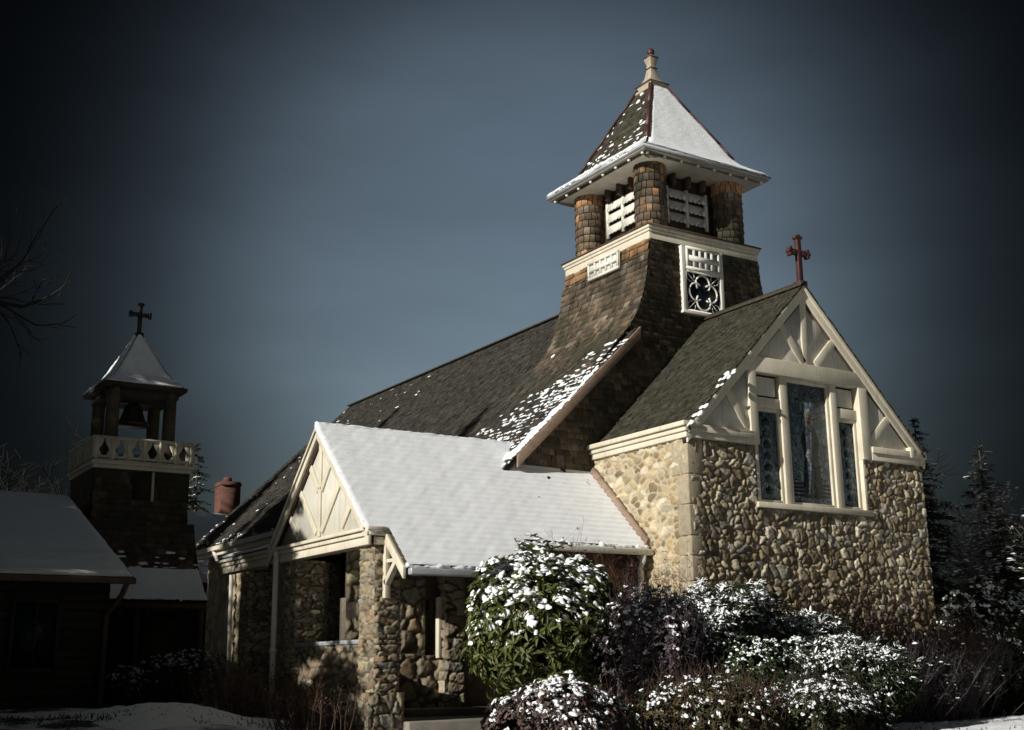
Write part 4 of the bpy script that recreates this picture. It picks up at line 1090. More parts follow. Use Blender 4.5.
mb = MB(); mb.box((14.78, 43.0, 5.5), (15.5, 43.75, 8.4)); mb.box((14.75, 42.97, 8.25), (15.53, 43.78, 8.33)); ch = mb.build('chimney', M['brick'], rb)
mb = MB(); mb.tube([(15.12, 43.38, 8.4), (15.12, 43.38, 8.58)], [.17, .15], 14); mb.build('chimney_pot', M['brick'], ch)

# ================================================================== GROUND
def gz(x, y):
    x = np.asarray(x, float); y = np.asarray(y, float)
    d = np.hypot(x, y)
    def ss(a, b, v):
        t = np.clip((v-a)/(b-a), 0, 1); return t*t*(3-2*t)
    z = .56*ss(5, 15, d) + .4*ss(13, 5, x)*ss(12, 24, y)
    z = z + .2*np.exp(-(((x-6.4)/1.2)**2+((y-20.3)/1.5)**2))
    P = np.stack([x, y, 0*x], -1)
    z = z + .05*GN(P)*ss(3, 9, d) - .004*np.clip(d-60, 0, None)
    return z
GN = Noise(400, .22, 3)
xs_ = np.concatenate([np.linspace(-300, -20, 24), np.linspace(-19.5, 40, 200), np.linspace(41, 400, 28)])
ys_ = np.concatenate([np.linspace(-200, -10, 20), np.linspace(-9.5, 45, 190), np.linspace(46, 500, 34)])
XX, YY = np.meshgrid(xs_, ys_, indexing='ij'); ZZ = gz(XX, YY)
mb = MB(); mb.add(np.stack([XX, YY, ZZ], -1).reshape(-1, 3), grid_faces(len(xs_), len(ys_)))
tag(mb.build('ground', M['ground'], None, smooth=True), kind='structure')
mb = MB()   # snow bank left of the porch and snowy path by the right shrubs
def patch(x0, x1, y0, y1, lift, fall, seed, name):
    nx, ny = int((x1-x0)/.12)+1, int((y1-y0)/.12)+1
    X, Y = np.meshgrid(np.linspace(x0, x1, nx), np.linspace(y0, y1, ny), indexing='ij'); n1 = Noise(seed, .5, 4); n2 = Noise(seed+1, 2.5, 2)
    P = np.stack([X, Y, 0*X], -1); e = np.minimum(np.minimum(X-x0, x1-X), np.minimum(Y-y0, y1-Y))
    Z = gz(X, Y)-.03+lift*np.clip(e/fall+.5*n1(P)*np.clip(1.6-e/fall, 0, 1), 0, 1)+.025*n2(P)*np.clip(e/fall, 0, 1)
    m = MB(); m.add(np.stack([X, Y, Z], -1).reshape(-1, 3), grid_faces(nx, ny)); tag(m.build(name, M['snow'], None, smooth=True), kind='structure')
patch(4.7, 7.7, 18.0, 22.6, .1, .9, 500, 'snow_bank')
patch(15.9, 30.0, 10.0, 15.6, .07, .5, 510, 'snowy_path')

# ================================================================== PLANTS
def kites(mb, P, D, N, L, W, tint, fold=.25, droop=.15):
    """leaves: base P, direction D, normal N, length L, width W"""
    P = np.asarray(P); D = np.asarray(D); D = D/np.linalg.norm(D, axis=1)[:, None]
    S = np.cross(D, N); S /= (np.linalg.norm(S, axis=1)[:, None]+1e-9); N2 = np.cross(S, D)
    L = np.asarray(L)[:, None]; W = np.asarray(W)[:, None]
    m = P+D*L*.5
    V = np.stack([P, m-S*W*.5+N2*W*fold, P+D*L-N2*L*droop, m+S*W*.5+N2*W*fold], 1).reshape(-1, 3)
    k = np.arange(len(P))*4
    F = np.concatenate([np.stack([k, k+2, k+1], 1), np.stack([k, k+3, k+2], 1)])
    mb.add(V, F, np.repeat(tint, 4, axis=0))
def domes(mb, P, R, seed=0, flat=.55, N=None):
    r = np.random.default_rng(seed); n = len(P)
    if n == 0: return
    R = np.broadcast_to(R, (n,))
    sc = r.uniform(.6, 1.4, (n, 1, 3))*np.array([1, 1, flat])*R[:, None, None]
    V = DOME[None]*sc*(1+r.normal(0, .14, (n, 25, 1)))
    a = r.uniform(0, 6.28, n); ca, sa = np.cos(a), np.sin(a)
    V = np.stack([V[..., 0]*ca[:, None]-V[..., 1]*sa[:, None], V[..., 0]*sa[:, None]+V[..., 1]*ca[:, None], V[..., 2]], -1)
    if N is not None:   # shear so the pad lies along the leaf cluster
        V[..., 2] -= .6*(V[..., 0]*N[:, None, 0]+V[..., 1]*N[:, None, 1])
    V = V+np.asarray(P)[:, None]
    k = (np.arange(n)*25)[:, None, None]
    mb.add(V.reshape(-1, 3), [x for x in ()] or np.vstack([(DF4[None]+k).reshape(-1, 4)]), SNOWC)
    # tops as triangles
    mb.f.setdefault(3, []).append((DF3[None]+k).reshape(-1, 3)+mb.n-n*25)
def sph(r, n):
    v = r.normal(size=(n, 3)); return v/np.linalg.norm(v, axis=1)[:, None]
def segs(mb, A, B, ra, rb, tint=(.08,.06,.05), n=3):
    """many thin straight tapered twigs at once"""
    A = np.asarray(A); B = np.asarray(B); d = B-A; d = d/(np.linalg.norm(d, axis=1)[:, None]+1e-9)
    ref = np.where(np.abs(d[:, 2:3]) < .9, np.array([[0, 0, 1.]]), np.array([[1., 0, 0]]))
    s = np.cross(d, ref); s /= np.linalg.norm(s, axis=1)[:, None]; t = np.cross(d, s)
    ra = np.broadcast_to(ra, (len(A),)); rb = np.broadcast_to(rb, (len(A),))
    V = []
    for k in range(n):
        q = 2*math.pi*k/n; off = math.cos(q)*s+math.sin(q)*t
        V.append(A+off*ra[:, None]); V.append(B+off*rb[:, None])
    V = np.stack(V, 1)
    k = np.arange(len(A))*2*n
    F = np.concatenate([np.stack([k+2*i, k+2*((i+1) % n), k+2*((i+1) % n)+1, k+2*i+1], 1) for i in range(n)])
    mb.add(V.reshape(-1, 3), F, tint)

def shrub(name, c, rad, label, seed, pal, leaf=(.1, .04), nclus=600, per=8, snow=.4, snowr=(.05, .11), lobes=7, stem='bark', base=None, group=None, inner=.55, leafup=0.2, twigs=0, snow_flat=.55, clump=(.5, .03), wild=1.):
    """leafy shrub: stems from the ground, whorls of leaves over a lumpy outline, snow on the upper whorls"""
    r = np.random.default_rng(seed); c = np.array(c, float); rad = np.array(rad, float)
    g = float(gz(c[0], c[1]))
    root = empty(name, (c[0], c[1], g), label, 'shrub', group)
    # lumpy outline: union of lobes
    lc = sph(r, lobes)*rad*np.array([.5, .5, .45]); lc[:, 2] = np.abs(lc[:, 2])*.9+.05*rad[2]; lr = r.uniform(.42, .68, lobes)
    lc = np.vstack([lc, [[0, 0, 0]]]); lr = np.append(lr, .72)
    pts = []; nr = []
    while len(pts) < nclus:
        q = r.integers(len(lc)); d = sph(r, 1)[0]; rr = lr[q]*(r.uniform(inner, 1)**.5)
        p = lc[q]+d*rad*rr*(1+.3*wild*min(1.2, max(0, r.normal(0, .6))))+np.array((0, 0, .1))*rad*wild*min(1.3, max(0, r.normal(0, .7)))
        # skip what is deep inside other lobes
        dd = np.linalg.norm((p-lc)/rad, axis=1)/lr
        dd[q] = 9
        if dd.min() < .55: continue
        w = c+p
        if w[2] < g+.05: continue
        pts.append(w); nr.append(d)
    P = np.array(pts); Nn = np.array(nr); Nn[:, 2] += .45; Nn /= np.linalg.norm(Nn, axis=1)[:, None]
    m = MB(); pal = np.array(pal)
    k = per; idx = np.repeat(np.arange(len(P)), k); ax = Nn[idx]
    d = sph(r, len(idx)); d -= ax*np.sum(d*ax, 1)[:, None]; d /= np.linalg.norm(d, axis=1)[:, None]
    d = d + ax*r.uniform(-.2, .5+leafup, (len(idx), 1)); 
    L = r.uniform(.7, 1.25, len(idx))*leaf[0]; W = r.uniform(.8, 1.2, len(idx))*leaf[1]
    base = P[idx]+r.normal(0, leaf[0]*.12, (len(idx), 3))
    kites(m, base, d, ax+r.normal(0, .3, ax.shape), L, W, pal[r.integers(0, len(pal), len(idx))]*r.uniform(.7, 1.3, (len(idx), 1)))
    m.build('foliage', M['leaf'], root)
    m = MB(); A = []; B = []; ra = []
    for q in range(len(lc)):
        b0 = np.array((c[0]+r.normal(0, .12)*rad[0], c[1]+r.normal(0, .12)*rad[1], g-.05)); e = c+lc[q]*.8
        mid = (b0+e)/2+r.normal(0, .08, 3); m.tube([b0, mid, e], [.035, .028, .015], 6)
        own = np.argsort(np.linalg.norm(P-e, axis=1))[:max(8, len(P)//14)]
        A += [e]*len(own); B += list(P[own]); ra += [.008]*len(own)
    segs(m, A, B, .008, .004)
    if twigs:
        T = P[r.integers(0, len(P), twigs)]; dv = sph(r, twigs)*.5+np.array([0, 0, .8])
        segs(m, T, T+dv*r.uniform(.1, .4, (twigs, 1)), .005, .002)
    m.build('stem', M[stem], root)
    if snow > 0:
        pr = np.clip(Nn[:, 2]*1.1, 0, 1)*snow*np.clip(.4+ (P[:, 2]-g)/(c[2]+rad[2]-g), .3, 1.3)
        pn = Noise(seed+50, 1.3, 3)(P); pr = pr*np.clip(1+.9*pn, .1, 1.8)
        on_ = (r.random(len(P)) < pr)[idx] & (r.random(len(idx)) < .5) & (d[:, 2] > -.35)
        m = MB(); leafpads(m, base[on_], d[on_], ax[on_], L[on_], W[on_], snowr, seed)
        s = (r.random(len(P)) < pr*clump[0])
        Q = P[s]+Nn[s]*leaf[0]*.12
        for q in range(3):
            domes(m, Q+r.normal(0, 1, Q.shape)*np.array([1, 1, .3])*clump[1]*(.0 if q == 0 else .9), r.uniform(.55, 1.25, len(Q))*clump[1]*(1 if q == 0 else .7), seed+q, snow_flat, Nn[s])
        m.build('snow', M['snow'], root, smooth=True)
    return root
G_RH = [(.10,.125,.03),(.125,.145,.038),(.075,.10,.026),(.15,.14,.042),(.105,.125,.035)]
G_JU = [(.05,.075,.03),(.06,.085,.04),(.04,.06,.027),(.075,.08,.038)]
G_PU = [(.13,.10,.125),(.17,.135,.16),(.10,.08,.095),(.15,.125,.125)]
G_TAN = [(.12,.07,.03),(.15,.095,.04),(.07,.065,.025),(.10,.055,.028)]
G_DG = [(.03,.042,.014),(.045,.055,.018),(.025,.034,.012),(.06,.055,.02)]
shrub('rhododendron', (10.1, 15.2, 1.8), (1.3, 1.0, 1.5), 'tall round rhododendron with leathery green leaves and clumps of snow, beside the porch', 601, G_RH, (.16, .05), 1500, 9, .7, (.022, .042), lobes=16, leafup=0, snow_flat=.6, clump=(.6, .034), wild=.35)
shrub('deciduous_shrub', (11.25, 13.95, 1.6), (1.05, .85, 1.0), 'dense purple grey shrub with small dark leaves to the right of the rhododendron', 602, G_PU, (.06, .03), 1900, 8, .3, (.015, .03), twigs=1100, stem='twiggrey', lobes=10, clump=(.3, .03))
shrub('juniper', (13.8, 15.0, 1.8), (1.15, .8, 1.05), 'snow laden green juniper against the corner of the stained glass gable', 603, G_JU, (.13, .022), 1900, 8, .62, (.018, .04), leafup=.6, lobes=12, clump=(.35, .05))
shrub('juniper', (15.3, 15.3, 1.6), (1.3, .7, .8), 'wide snow covered juniper below the stained glass window', 604, G_JU, (.13, .022), 1800, 8, .7, (.02, .045), leafup=.6, lobes=12, clump=(.4, .05))
shrub('juniper', (15.0, 13.9, 1.15), (1.35, .9, .85), 'low spreading juniper thick with snow, nearest the snowy path', 605, G_JU, (.12, .022), 2000, 8, .62, (.018, .04), leafup=.6, lobes=12, clump=(.35, .045))
shrub('boxwood_shrub', (12.75, 13.5, 1.15), (1.05, .8, .9), 'dark green small leaved shrub with little snow between the purple shrub and the juniper', 606, [(.04,.07,.022),(.055,.085,.028),(.03,.05,.018)], (.055, .028), 2300, 8, .25, (.012, .026), lobes=10, clump=(.25, .025))
shrub('low_shrub', (8.75, 12.7, .85), (.9, .75, .58), 'low mauve leaved shrub heaped with snow in front of the rhododendron', 607, [(.13,.085,.08),(.16,.11,.10),(.09,.075,.05)], (.075, .034), 1500, 8, .5, (.016, .032), lobes=10, clump=(.35, .04))
shrub('low_shrub', (10.95, 12.45, .85), (1.2, .75, .55), 'low tan and russet shrub with sprinkled snow at the bottom of the planting', 608, G_TAN+G_JU, (.06, .028), 2100, 7, .35, (.012, .026), twigs=900, stem='twig', lobes=11, clump=(.3, .025))
shrub('low_shrub', (12.7, 12.3, .8), (1.2, .75, .6), 'low green and brown shrub with speckled snow beside the spreading juniper', 609, G_TAN[2:]+G_JU, (.06, .026), 2000, 7, .5, (.014, .03), twigs=500, lobes=11, clump=(.35, .03))
shrub('evergreen_shrub', (21.6, 16.2, 1.6), (1.45, .9, 1.55), 'dark olive evergreen shrub dotted with snow at the far right of the gable wall', 610, G_DG, (.11, .045), 1400, 8, .3, (.02, .045), lobes=10, clump=(.4, .045))
shrub('evergreen_shrub', (23.9, 17.0, 1.35), (1.5, 1.2, 1.25), 'dark spreading evergreen shrub at the right edge of the snowy path', 611, G_DG, (.1, .04), 1300, 8, .35, (.02, .045), lobes=10, clump=(.4, .045))

def twig_shrub(name, c, rx, ry, h, label, seed, n=120, mat='twig', sub=7, snow=0, lean=.35, leaves=None, cat='shrub', rad=.007):
    r = np.random.default_rng(seed); g = float(gz(c[0], c[1]))
    root = empty(name, (c[0], c[1], g), label, cat)
    b = np.stack([c[0]+r.normal(0, .4, n)*rx, c[1]+r.normal(0, .4, n)*ry, np.full(n, g-.03)], 1)
    dv = np.stack([(b[:, 0]-c[0])/rx*lean+r.normal(0, .16, n), (b[:, 1]-c[1])/ry*lean+r.normal(0, .16, n), np.ones(n)], 1)
    hh = h*r.uniform(.55, 1, n)[:, None]
    m1 = b+dv*hh*.5; m2 = b+dv*hh+r.normal(0, .06, (n, 3))*hh
    m = MB(); segs(m, b, m1, rad, rad*.75, n=4); segs(m, m1, m2, rad*.75, rad*.3, n=4)
    A = []; B = []
    for k in range(sub):
        t = r.uniform(.3, 1, (n, 1)); p = np.where(t < .5, b+(m1-b)*t*2, m1+(m2-m1)*(t*2-1))
        d = r.normal(0, .55, (n, 3)); d[:, 2] = np.abs(d[:, 2])+.5
        A.append(p); B.append(p+d*h*.16*r.uniform(.5, 1.3, (n, 1)))
    A = np.vstack(A); B = np.vstack(B); segs(m, A, B, rad*.45, rad*.2)
    A2 = A+(B-A)*r.uniform(.4, 1, (len(A), 1)); d = r.normal(0, .6, (len(A), 3)); d[:, 2] += .4
    B2 = A2+d*h*.07; segs(m, A2, B2, rad*.3, rad*.15)
    m.build('stem', M[mat], root)
    if leaves:
        m = MB(); k = r.integers(0, len(B2), leaves[1]); pal = np.array(leaves[0])
        kites(m, B2[k], sph(r, len(k)), sph(r, len(k)), r.uniform(.6, 1.2, len(k))*leaves[2], r.uniform(.6, 1.2, len(k))*leaves[2]*.5, pal[r.integers(0, len(pal), len(k))])
        m.build('foliage', M['leaf'], root)
    if snow:
        m = MB(); k = r.integers(0, len(B), snow); domes(m, B[k]*.6+A[k]*.4, r.uniform(.015, .045, snow), seed, .5); m.build('snow', M['snow'], root, smooth=True)
    return root
RUS = [(.10,.045,.025),(.14,.07,.035),(.08,.04,.025)]
twig_shrub('bare_shrub', (12.9, 16.1, 0), 1.1, .5, 2.75, 'tall red brown bare shrub in front of the shingled side wall of the porch', 621, 150, 'twig', 8, leaves=(RUS, 1500, .05))
twig_shrub('bare_shrub', (12.2, 15.3, 0), .9, .35, 1.75, 'slender red brown stems rising between the purple shrub and the juniper', 630, 110, 'twig', 12, leaves=(RUS, 900, .045))
twig_shrub('bare_shrub', (17.3, 16.0, 0), 1.6, .35, 2.35, 'russet dead fern like shrub against the cobbled gable wall', 622, 190, 'twig', 9, leaves=(RUS, 4200, .06))
twig_shrub('bare_shrub', (19.5, 15.8, 0), 1.0, .4, 2.2, 'brown twiggy shrub at the right corner of the gable wall', 623, 120, 'twig', 9, leaves=(RUS, 1800, .055))
twig_shrub('bare_shrub', (17.4, 15.3, 0), 1.1, .5, 1.6, 'grey arching bare shrub lightly dusted with snow between juniper and path', 624, 150, 'twiggrey', 14, snow=260, lean=.7, leaves=(G_PU, 1500, .045))
twig_shrub('bare_shrub', (19.6, 15.7, 0), 1.1, .4, 1.5, 'grey tangled bare shrub at the back of the snowy path', 625, 150, 'twiggrey', 14, snow=240, lean=.7, leaves=(G_PU, 1200, .045))
twig_shrub('dry_perennial', (7.9, 18.6, 0), .5, 1.1, .75, 'dry brown stalks at the foot of the porch parapet', 626, 130, 'twig', 6, leaves=(G_TAN, 700, .05), cat='plant')
twig_shrub('dry_perennial', (7.6, 21.2, 0), .6, 1.4, .8, 'dry brown stalks below the porch downspout', 627, 130, 'twig', 6, leaves=(G_TAN, 600, .05), cat='plant')
shrub('foundation_shrub', (8.4, 26.2, 1.35), (.9, .9, .7), 'snow flecked shrub in the dark corner left of the porch piers', 628, G_DG+G_TAN, (.08, .035), 700, 7, .3, (.03, .06))
shrub('foundation_shrub', (7.3, 26.5, 1.15), (.7, .6, .5), 'small dim shrub in front of the bell tower entrance', 629, G_DG+G_TAN, (.08, .035), 500, 7, .3, (.03, .05))

def grass(name, spots, label, seed, hgt=.06):
    r = np.random.default_rng(seed); A = []; 
    for (x0, x1, y0, y1, n) in spots:
        x = r.uniform(x0, x1, n); y = r.uniform(y0, y1, n); k = Noise(seed, .45, 3)(np.stack([x, y, 0*x], 1)) > .1; A.append(np.stack([x[k], y[k], gz(x[k], y[k])+.0], 1))
    A = np.vstack(A); n = len(A); d = r.normal(0, .45, (n, 3)); d[:, 2] = 1
    pal = np.array([(.07,.055,.03),(.05,.042,.024),(.08,.062,.034),(.04,.04,.02)])
    m = MB(); kites(m, A, d, sph(r, n), r.uniform(.5, 1.3, n)*hgt*1.5, np.full(n, .012), pal[r.integers(0, 4, n)], droop=.3)
    o = m.build(name, M['leaf']); tag(o, label, 'grass', kind='stuff')
grass('grass', [(2.5, 9., 15.5, 24., 5000), (15., 26., 10.5, 15.5, 1500)], 'dry grass blades poking through the thin snow', 640)
# ---- trees
def bare_tree(c, h, label, seed, spread=.42, mat='bark', levels=5, trunk=.16, group=None, snow=0, name='bare_tree', fork=.3, minr=.006):
    r = np.random.default_rng(seed); g = float(gz(c[0], c[1]))
    root = empty(name, (c[0], c[1], g), label, 'tree', group)
    tk = MB(); A = []; B = []; ra = []; rb = []
    def grow(p, d, L, rad, lev):
        n = 3; q = p.copy(); dd = d.copy(); pts = [q.copy()]; rs = [rad]
        for i in range(n):
            dd = dd+r.normal(0, .1, 3); dd[2] += .04; dd /= np.linalg.norm(dd)
            q = q+dd*L/n; pts.append(q.copy()); rs.append(rad*(1-.35*(i+1)/n))
        if lev == 0: tk.tube(pts, rs, 10)
        else:
            for i in range(n): A.append(pts[i]); B.append(pts[i+1]); ra.append(rs[i]); rb.append(rs[i+1])
        if lev >= levels: return
        k = 3 if lev < 2 else r.integers(2, 4)
        for j in range(k+ (2 if lev == 0 else 0)):
            t = r.uniform(fork, 1) if j else 1.
            i = min(int(t*n), n-1); b = pts[i]+(pts[i+1]-pts[i])*(t*n-i)
            s = sph(r, 1)[0]; s -= dd*(s@dd); s /= np.linalg.norm(s)
            nd = dd+s*r.uniform(.5, 1.3)*spread*1.6; nd /= np.linalg.norm(nd)
            grow(b, nd, L*r.uniform(.55, .8), max(minr, rad*(.65 if j == 0 else .48)), lev+1)
    grow(np.array((c[0], c[1], g-.1)), np.array((0, 0, 1.)), h*.36, trunk, 0)
    tk.build('trunk', M['bark'], root, smooth=True)
    m = MB(); segs(m, A, B, np.array(ra), np.array(rb), n=4); m.build('crown', M[mat], root)
    if snow:
        m = MB(); k = r.integers(0, len(A), snow); A_ = np.array(A)[k]; B_ = np.array(B)[k]; domes(m, (A_+B_)/2+np.array([0,0,.02]), r.uniform(.02, .06, snow), seed, .5); m.build('snow', M['snow'], root, smooth=True)
    return root

def conifer(c, h, R, label, seed, pal, snow=.3, tiers=22, group=None, name='spruce_tree', dens=1., low=.06, nl=.16, droop=.25):
    """drooping boughs in loose tiers, each bough a spine with many short needled sprays"""
    r = np.random.default_rng(seed); g = float(gz(c[0], c[1])); c = np.array((c[0], c[1], g))
    root = empty(name, tuple(c), label, 'tree', group)
    tk = MB(); tk.tube([c-np.array((0,0,.1)), c+np.array((.03*h*.1, 0, h*.5)), c+np.array((0, 0, h))], [h*.016, h*.011, .012], 8); tk.build('trunk', M['bark'], root, smooth=True)
    P = []; D = []; SN = []; A = []; B = []
    for i in range(tiers):
        f = low+(1-low)*(i/(tiers-1))**.95
        z = f*h; L0 = R*(1-f)**.8+.1
        nb = int((5+4*(1-f))*dens)+2
        for k in range(nb):
            a = r.uniform(0, 6.28); L = L0*r.uniform(.55, 1.15); zz = z+r.uniform(-.5, .5)*h/tiers
            ns = max(4, int(L/.13)); t = np.linspace(.08, 1, ns)
            dirv = np.array((math.cos(a), math.sin(a), 0))
            sp = c+np.array((0, 0, zz))+dirv*(t*L)[:, None]+np.array((0, 0, 1))*((.12-droop*1.6*t+.35*t*t*droop)*t*L)[:, None]
            A += list(sp[:-1]); B += list(sp[1:])
            side = np.array((-dirv[1], dirv[0], 0))
            for sg in (-1, 1):
                w = (L*.32*(1-t*.75)+.07)
                m_ = 2
                for q in range(m_):
                    P.append(sp+r.normal(0, .02, sp.shape)); D.append((dirv*.55+side*sg*r.uniform(.5, 1.1)+np.array((0, 0, r.uniform(-.35, .05))))*w[:, None]*r.uniform(.7, 1.2))
            if r.random() < snow and L0 > .45:
                kk = r.random(ns) < .6; SN += list(sp[kk]+np.array((0, 0, .02)))
    P = np.vstack(P); D = np.vstack(D); L = np.linalg.norm(D, axis=1); pal = np.array(pal)
    m = MB(); n = len(P)
    kites(m, P, D, np.tile((0, 0, 1.), (n, 1))+r.normal(0, .4, (n, 3)), L*1.1, np.clip(L*.4, .03, nl), pal[r.integers(0, len(pal), n)]*r.uniform(.6, 1.3, (n, 1)), fold=-.15)
    kites(m, P+D*.45, D+r.normal(0, .35, D.shape)*L[:, None], np.tile((0, 0, 1.), (n, 1))+r.normal(0, .5, (n, 3)), L*.8, np.clip(L*.25, .02, nl*.7), pal[r.integers(0, len(pal), n)]*r.uniform(.6, 1.3, (n, 1)), fold=-.15)
    segs(m, A, B, .012, .008)
    m.build('crown', M['needle'], root)
    if len(SN):
        m = MB(); SN = np.array(SN); domes(m, SN, r.uniform(.04, .11, len(SN)), seed, .25); m.build('snow', M['snow'], root, smooth=True)
    return root
NPL = [(.05,.07,.045),(.065,.085,.055),(.04,.055,.035),(.075,.085,.06)]
NP = [(.025,.038,.018),(.035,.048,.022),(.02,.03,.016),(.04,.045,.02)]
conifer((33.6, 24.6), 7.9, 2.3, 'dark spruce with snow on its boughs, standing at the far right', 701, NPL, .7, 19, dens=1.1, droop=.12)
conifer((27.2, 21.9), 7.6, 2.0, 'snow laced fir just behind the right end of the church gable', 702, NPL, .85, 19, dens=1.1)
conifer((30.0, 21.5), 4.9, 2.4, 'broad low spruce between the gable end and the right edge', 703, NPL, .8, 12, dens=1.3)
bare_tree((29.2, 22.6), 8.0, 'slender reddish bare tree rising right beside the church gable', 711, .36, 'paletwig', 6, .13, minr=.009, snow=700)
bare_tree((31.6, 22.4), 7.4, 'reddish bare tree between the snow laced fir and the far right spruce', 712, .38, 'paletwig', 6, .12, minr=.009, snow=700)
bare_tree((33.0, 29.5), 9.9, 'thin bare tree partly hidden by the gable end', 713, .34, 'paletwig', 6, .14, minr=.012)
bare_tree((36.5, 24.0), 6.4, 'low bare tree at the extreme right edge', 714, .4, 'paletwig', 6, .12, minr=.01, snow=200)
bare_tree((26.3, 18.6), 4.4, 'small snow dusted bare tree just beyond the end of the gable wall', 716, .42, 'paletwig', 6, .07, minr=.006, snow=700)
conifer((15.3, 47.6), 9.8, 2.3, 'dark snow dusted spruce beside the brick chimney', 704, NP, .5, 20)
bare_tree((18.8, 50), 8.6, 'small bare tree behind the brick chimney', 715, .4, 'twiggrey', 4, .1)
for k, (x, y, h, l) in enumerate(((9.0, 50, 11.5, 'dark bare tree behind the railing of the small bell tower'), (12.2, 56, 12.0, 'dim bare tree beyond the left corner of the bell tower balcony'), (7.6, 46, 9.6, 'dark bare tree at the far left above the low snowy roof'))):
    bare_tree((x, y), h, l, 720+k, .45, 'darktwig', 6, .2, minr=.014)
# unseen grove, its trees placed and sized to shade house, bell tower, porch corner
GV = 'unseen shade evergreens in the grove left of the low house'
for k, (x, y, h, R) in enumerate(((-3.6, 20.5, 14.5, 3.6), (-7.0, 23.0, 13., 3.4), (-3.6, 25.6, 13.5, 3.3), (-8.0, 27.5, 15, 3.4), (-4.2, 29.8, 16.5, 3.4), (-9., 33., 17, 3.4), (-11.5, 24., 14, 3.4), (-12.5, 30.0, 17, 3.4), (-5., 34., 17, 3.2), (-10., 39., 16, 3.4), (-5.5, 41., 15.5, 3.6), (-4.4, 38.6, 18.3, 4.4), (-3.4, 28., 16.5, 3.4))):
    conifer((x, y), h, R, 'unseen tall dark evergreen in the grove placed to shade the low house', 740+k, NP, .2, 34, GV, 'shade_pine', 2.2, nl=.45)
shrub('yew', (-.5, 18.0, 3.3), (1.4, 1.6, 2.7), 'unseen rounded yew standing alone on the lawn left of the porch', 765, G_DG, (.16, .06), 2600, 10, .1, (.03, .06), lobes=12, inner=.2)  # put in off-frame so the porch parapet falls in shade
conifer((-3.6, 11.2), 25, 2.5, 'unseen tall pine with a bare lower trunk, added to shade the right side', 766, NP, .15, 24, None, 'shade_pine', 1.3, low=.46, nl=.3)  # added out of view to dim the gable's right part and nearby shrubs
conifer((-2.9, 7.4), 18, 2.4, 'unseen slim spruce added beside the tall bare trunked pine to shade the path', 767, NP, .15, 24, None, 'spruce_tree', 1.8, low=.2, nl=.3)  # another unseen tree, added to darken the snowy path
# reaching bough of a bare tree at the upper left
bare_tree((.8, 24.0), 12.0, 'large dark bare tree whose boughs reach in at the upper left', 760, .5, 'darktwig', 6, .17, fork=.2, minr=.004)

# ================================================================== LIGHT, SKY, CAMERA
AZ = math.atan2(-.985, -.172); EL = math.radians(23.5)
S = Vector((math.sin(AZ)*math.cos(EL), math.cos(AZ)*math.cos(EL), math.sin(EL)))
ld = bpy.data.lights.new('sun', 'SUN'); ld.energy = 4.9; ld.angle = math.radians(.5); ld.color = (1., .945, .865)
lo = link(bpy.data.objects.new('sun', ld)); lo.rotation_euler = S.to_track_quat('Z', 'Y').to_euler(); lo.location = S*80

w = bpy.data.worlds.new('World'); scene.world = w; w.use_nodes = True
nt = w.node_tree; bg = nt.nodes['Background']
sky = node(nt, 'ShaderNodeTexSky'); sky.sky_type = 'NISHITA'; sky.sun_disc = False
sky.sun_elevation = EL; sky.sun_rotation = AZ; sky.air_density = 1.; sky.dust_density = 1.2; sky.ozone_density = 1.5
tc = node(nt, 'ShaderNodeTexCoord')
# sky colour fades outward from beyond the tower, standing in for a vignette
nz = node(nt, 'ShaderNodeTexNoise'); nz.inputs['Scale'].default_value = 1.6; nz.inputs['Detail'].default_value = 4; nz.inputs['Roughness'].default_value = .5
mp = node(nt, 'ShaderNodeMapping'); mp.inputs['Scale'].default_value = (1, 1, 2.2)
nt.links.new(tc.outputs['Generated'], mp.inputs['Vector']); nt.links.new(mp.outputs['Vector'], nz.inputs['Vector'])
dp = node(nt, 'ShaderNodeVectorMath'); dp.operation = 'DOT_PRODUCT'
v0 = Vector((.53, .785, .315)).normalized(); dp.inputs[1].default_value = v0
nm = node(nt, 'ShaderNodeVectorMath'); nm.operation = 'NORMALIZE'; nt.links.new(tc.outputs['Generated'], nm.inputs[0]); nt.links.new(nm.outputs[0], dp.inputs[0])
ad = node(nt, 'ShaderNodeMath'); ad.operation = 'MULTIPLY_ADD'; nt.links.new(nz.outputs['Fac'], ad.inputs[0]); ad.inputs[1].default_value = .036; nt.links.new(dp.outputs['Value'], ad.inputs[2])
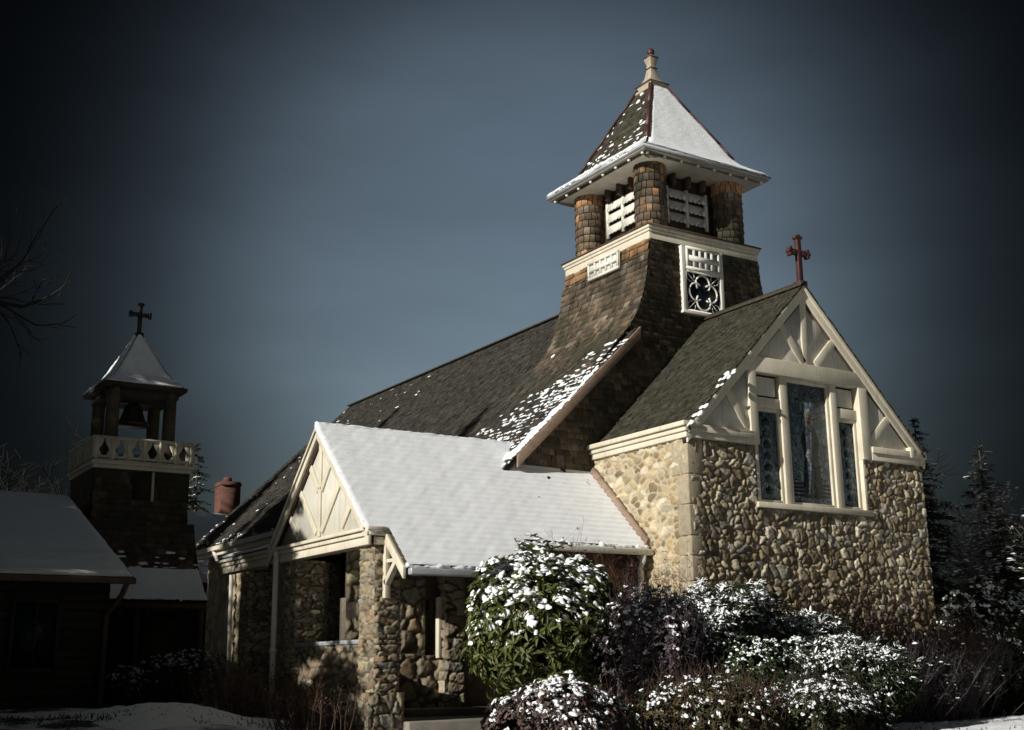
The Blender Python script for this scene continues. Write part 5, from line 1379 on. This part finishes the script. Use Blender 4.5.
sc_m = node(nt, 'ShaderNodeMath'); sc_m.operation = 'MULTIPLY'; sc_m.inputs[1].default_value = .95; nt.links.new(ad.outputs['Value'], sc_m.inputs[0])
rp = ramp(nt, sc_m.outputs['Value'], [(.0, (.13,.135,.13))]+[(p_*.95, (v_*.98*.50, v_*1.03*.50, v_*.50)) for p_, v_ in ((.78, .012), (.905, .012), (.935, .03), (.957, .09), (.975, .22), (.992, .52), (1.006, .90), (1.02, 1.04), (1.03, 1.06))])
rp.color_ramp.interpolation = 'B_SPLINE'
hs = node(nt, 'ShaderNodeHueSaturation'); hs.inputs['Saturation'].default_value = .66; nt.links.new(sky.outputs['Color'], hs.inputs['Color'])
mp2 = node(nt, 'ShaderNodeMapping'); mp2.inputs['Scale'].default_value = (1.5, 1.5, 5.5); mp2.inputs['Rotation'].default_value = (.10, .05, 0)
nt.links.new(nm.outputs[0], mp2.inputs['Vector'])
n2 = noise_node(nt, 1.3, 5, .55, mp2.outputs['Vector'])
st = ramp(nt, n2.outputs['Fac'], [(.28, (.80, .84, .84)), (.5, (.95, .99, .99)), (.72, (1.20, 1.24, 1.22))])
hs2 = mix(nt, hs.outputs['Color'], st.outputs['Color'], 1., 'MULTIPLY')
gm = mix(nt, hs2, rp.outputs['Color'], 1., 'MULTIPLY')
nt.links.new(gm, bg.inputs['Color']); bg.inputs['Strength'].default_value = .1

cd = bpy.data.cameras.new('camera'); cam = link(bpy.data.objects.new('camera', cd)); scene.camera = cam
cd.sensor_width = 36; cd.lens = 1213.88/1024*36; cd.clip_end = 2000; cd.clip_start = .1
r0 = Vector((0.84433196, -0.53570158, -0.01128549)); u0 = Vector((-0.12068355, -0.21064872, 0.97008381)); f0 = Vector((0.5220527, 0.81771079, 0.24250782))
cam.matrix_world = Matrix(((r0.x, u0.x, -f0.x, 0), (r0.y, u0.y, -f0.y, 0), (r0.z, u0.z, -f0.z, 1.6), (0, 0, 0, 1)))
vs = scene.view_settings; vs.view_transform = 'Standard'; vs.look = 'None'; vs.gamma = 1; vs.exposure = .15; vs.use_curve_mapping = False
scene.cycles.max_bounces = 6; scene.cycles.use_denoising = True
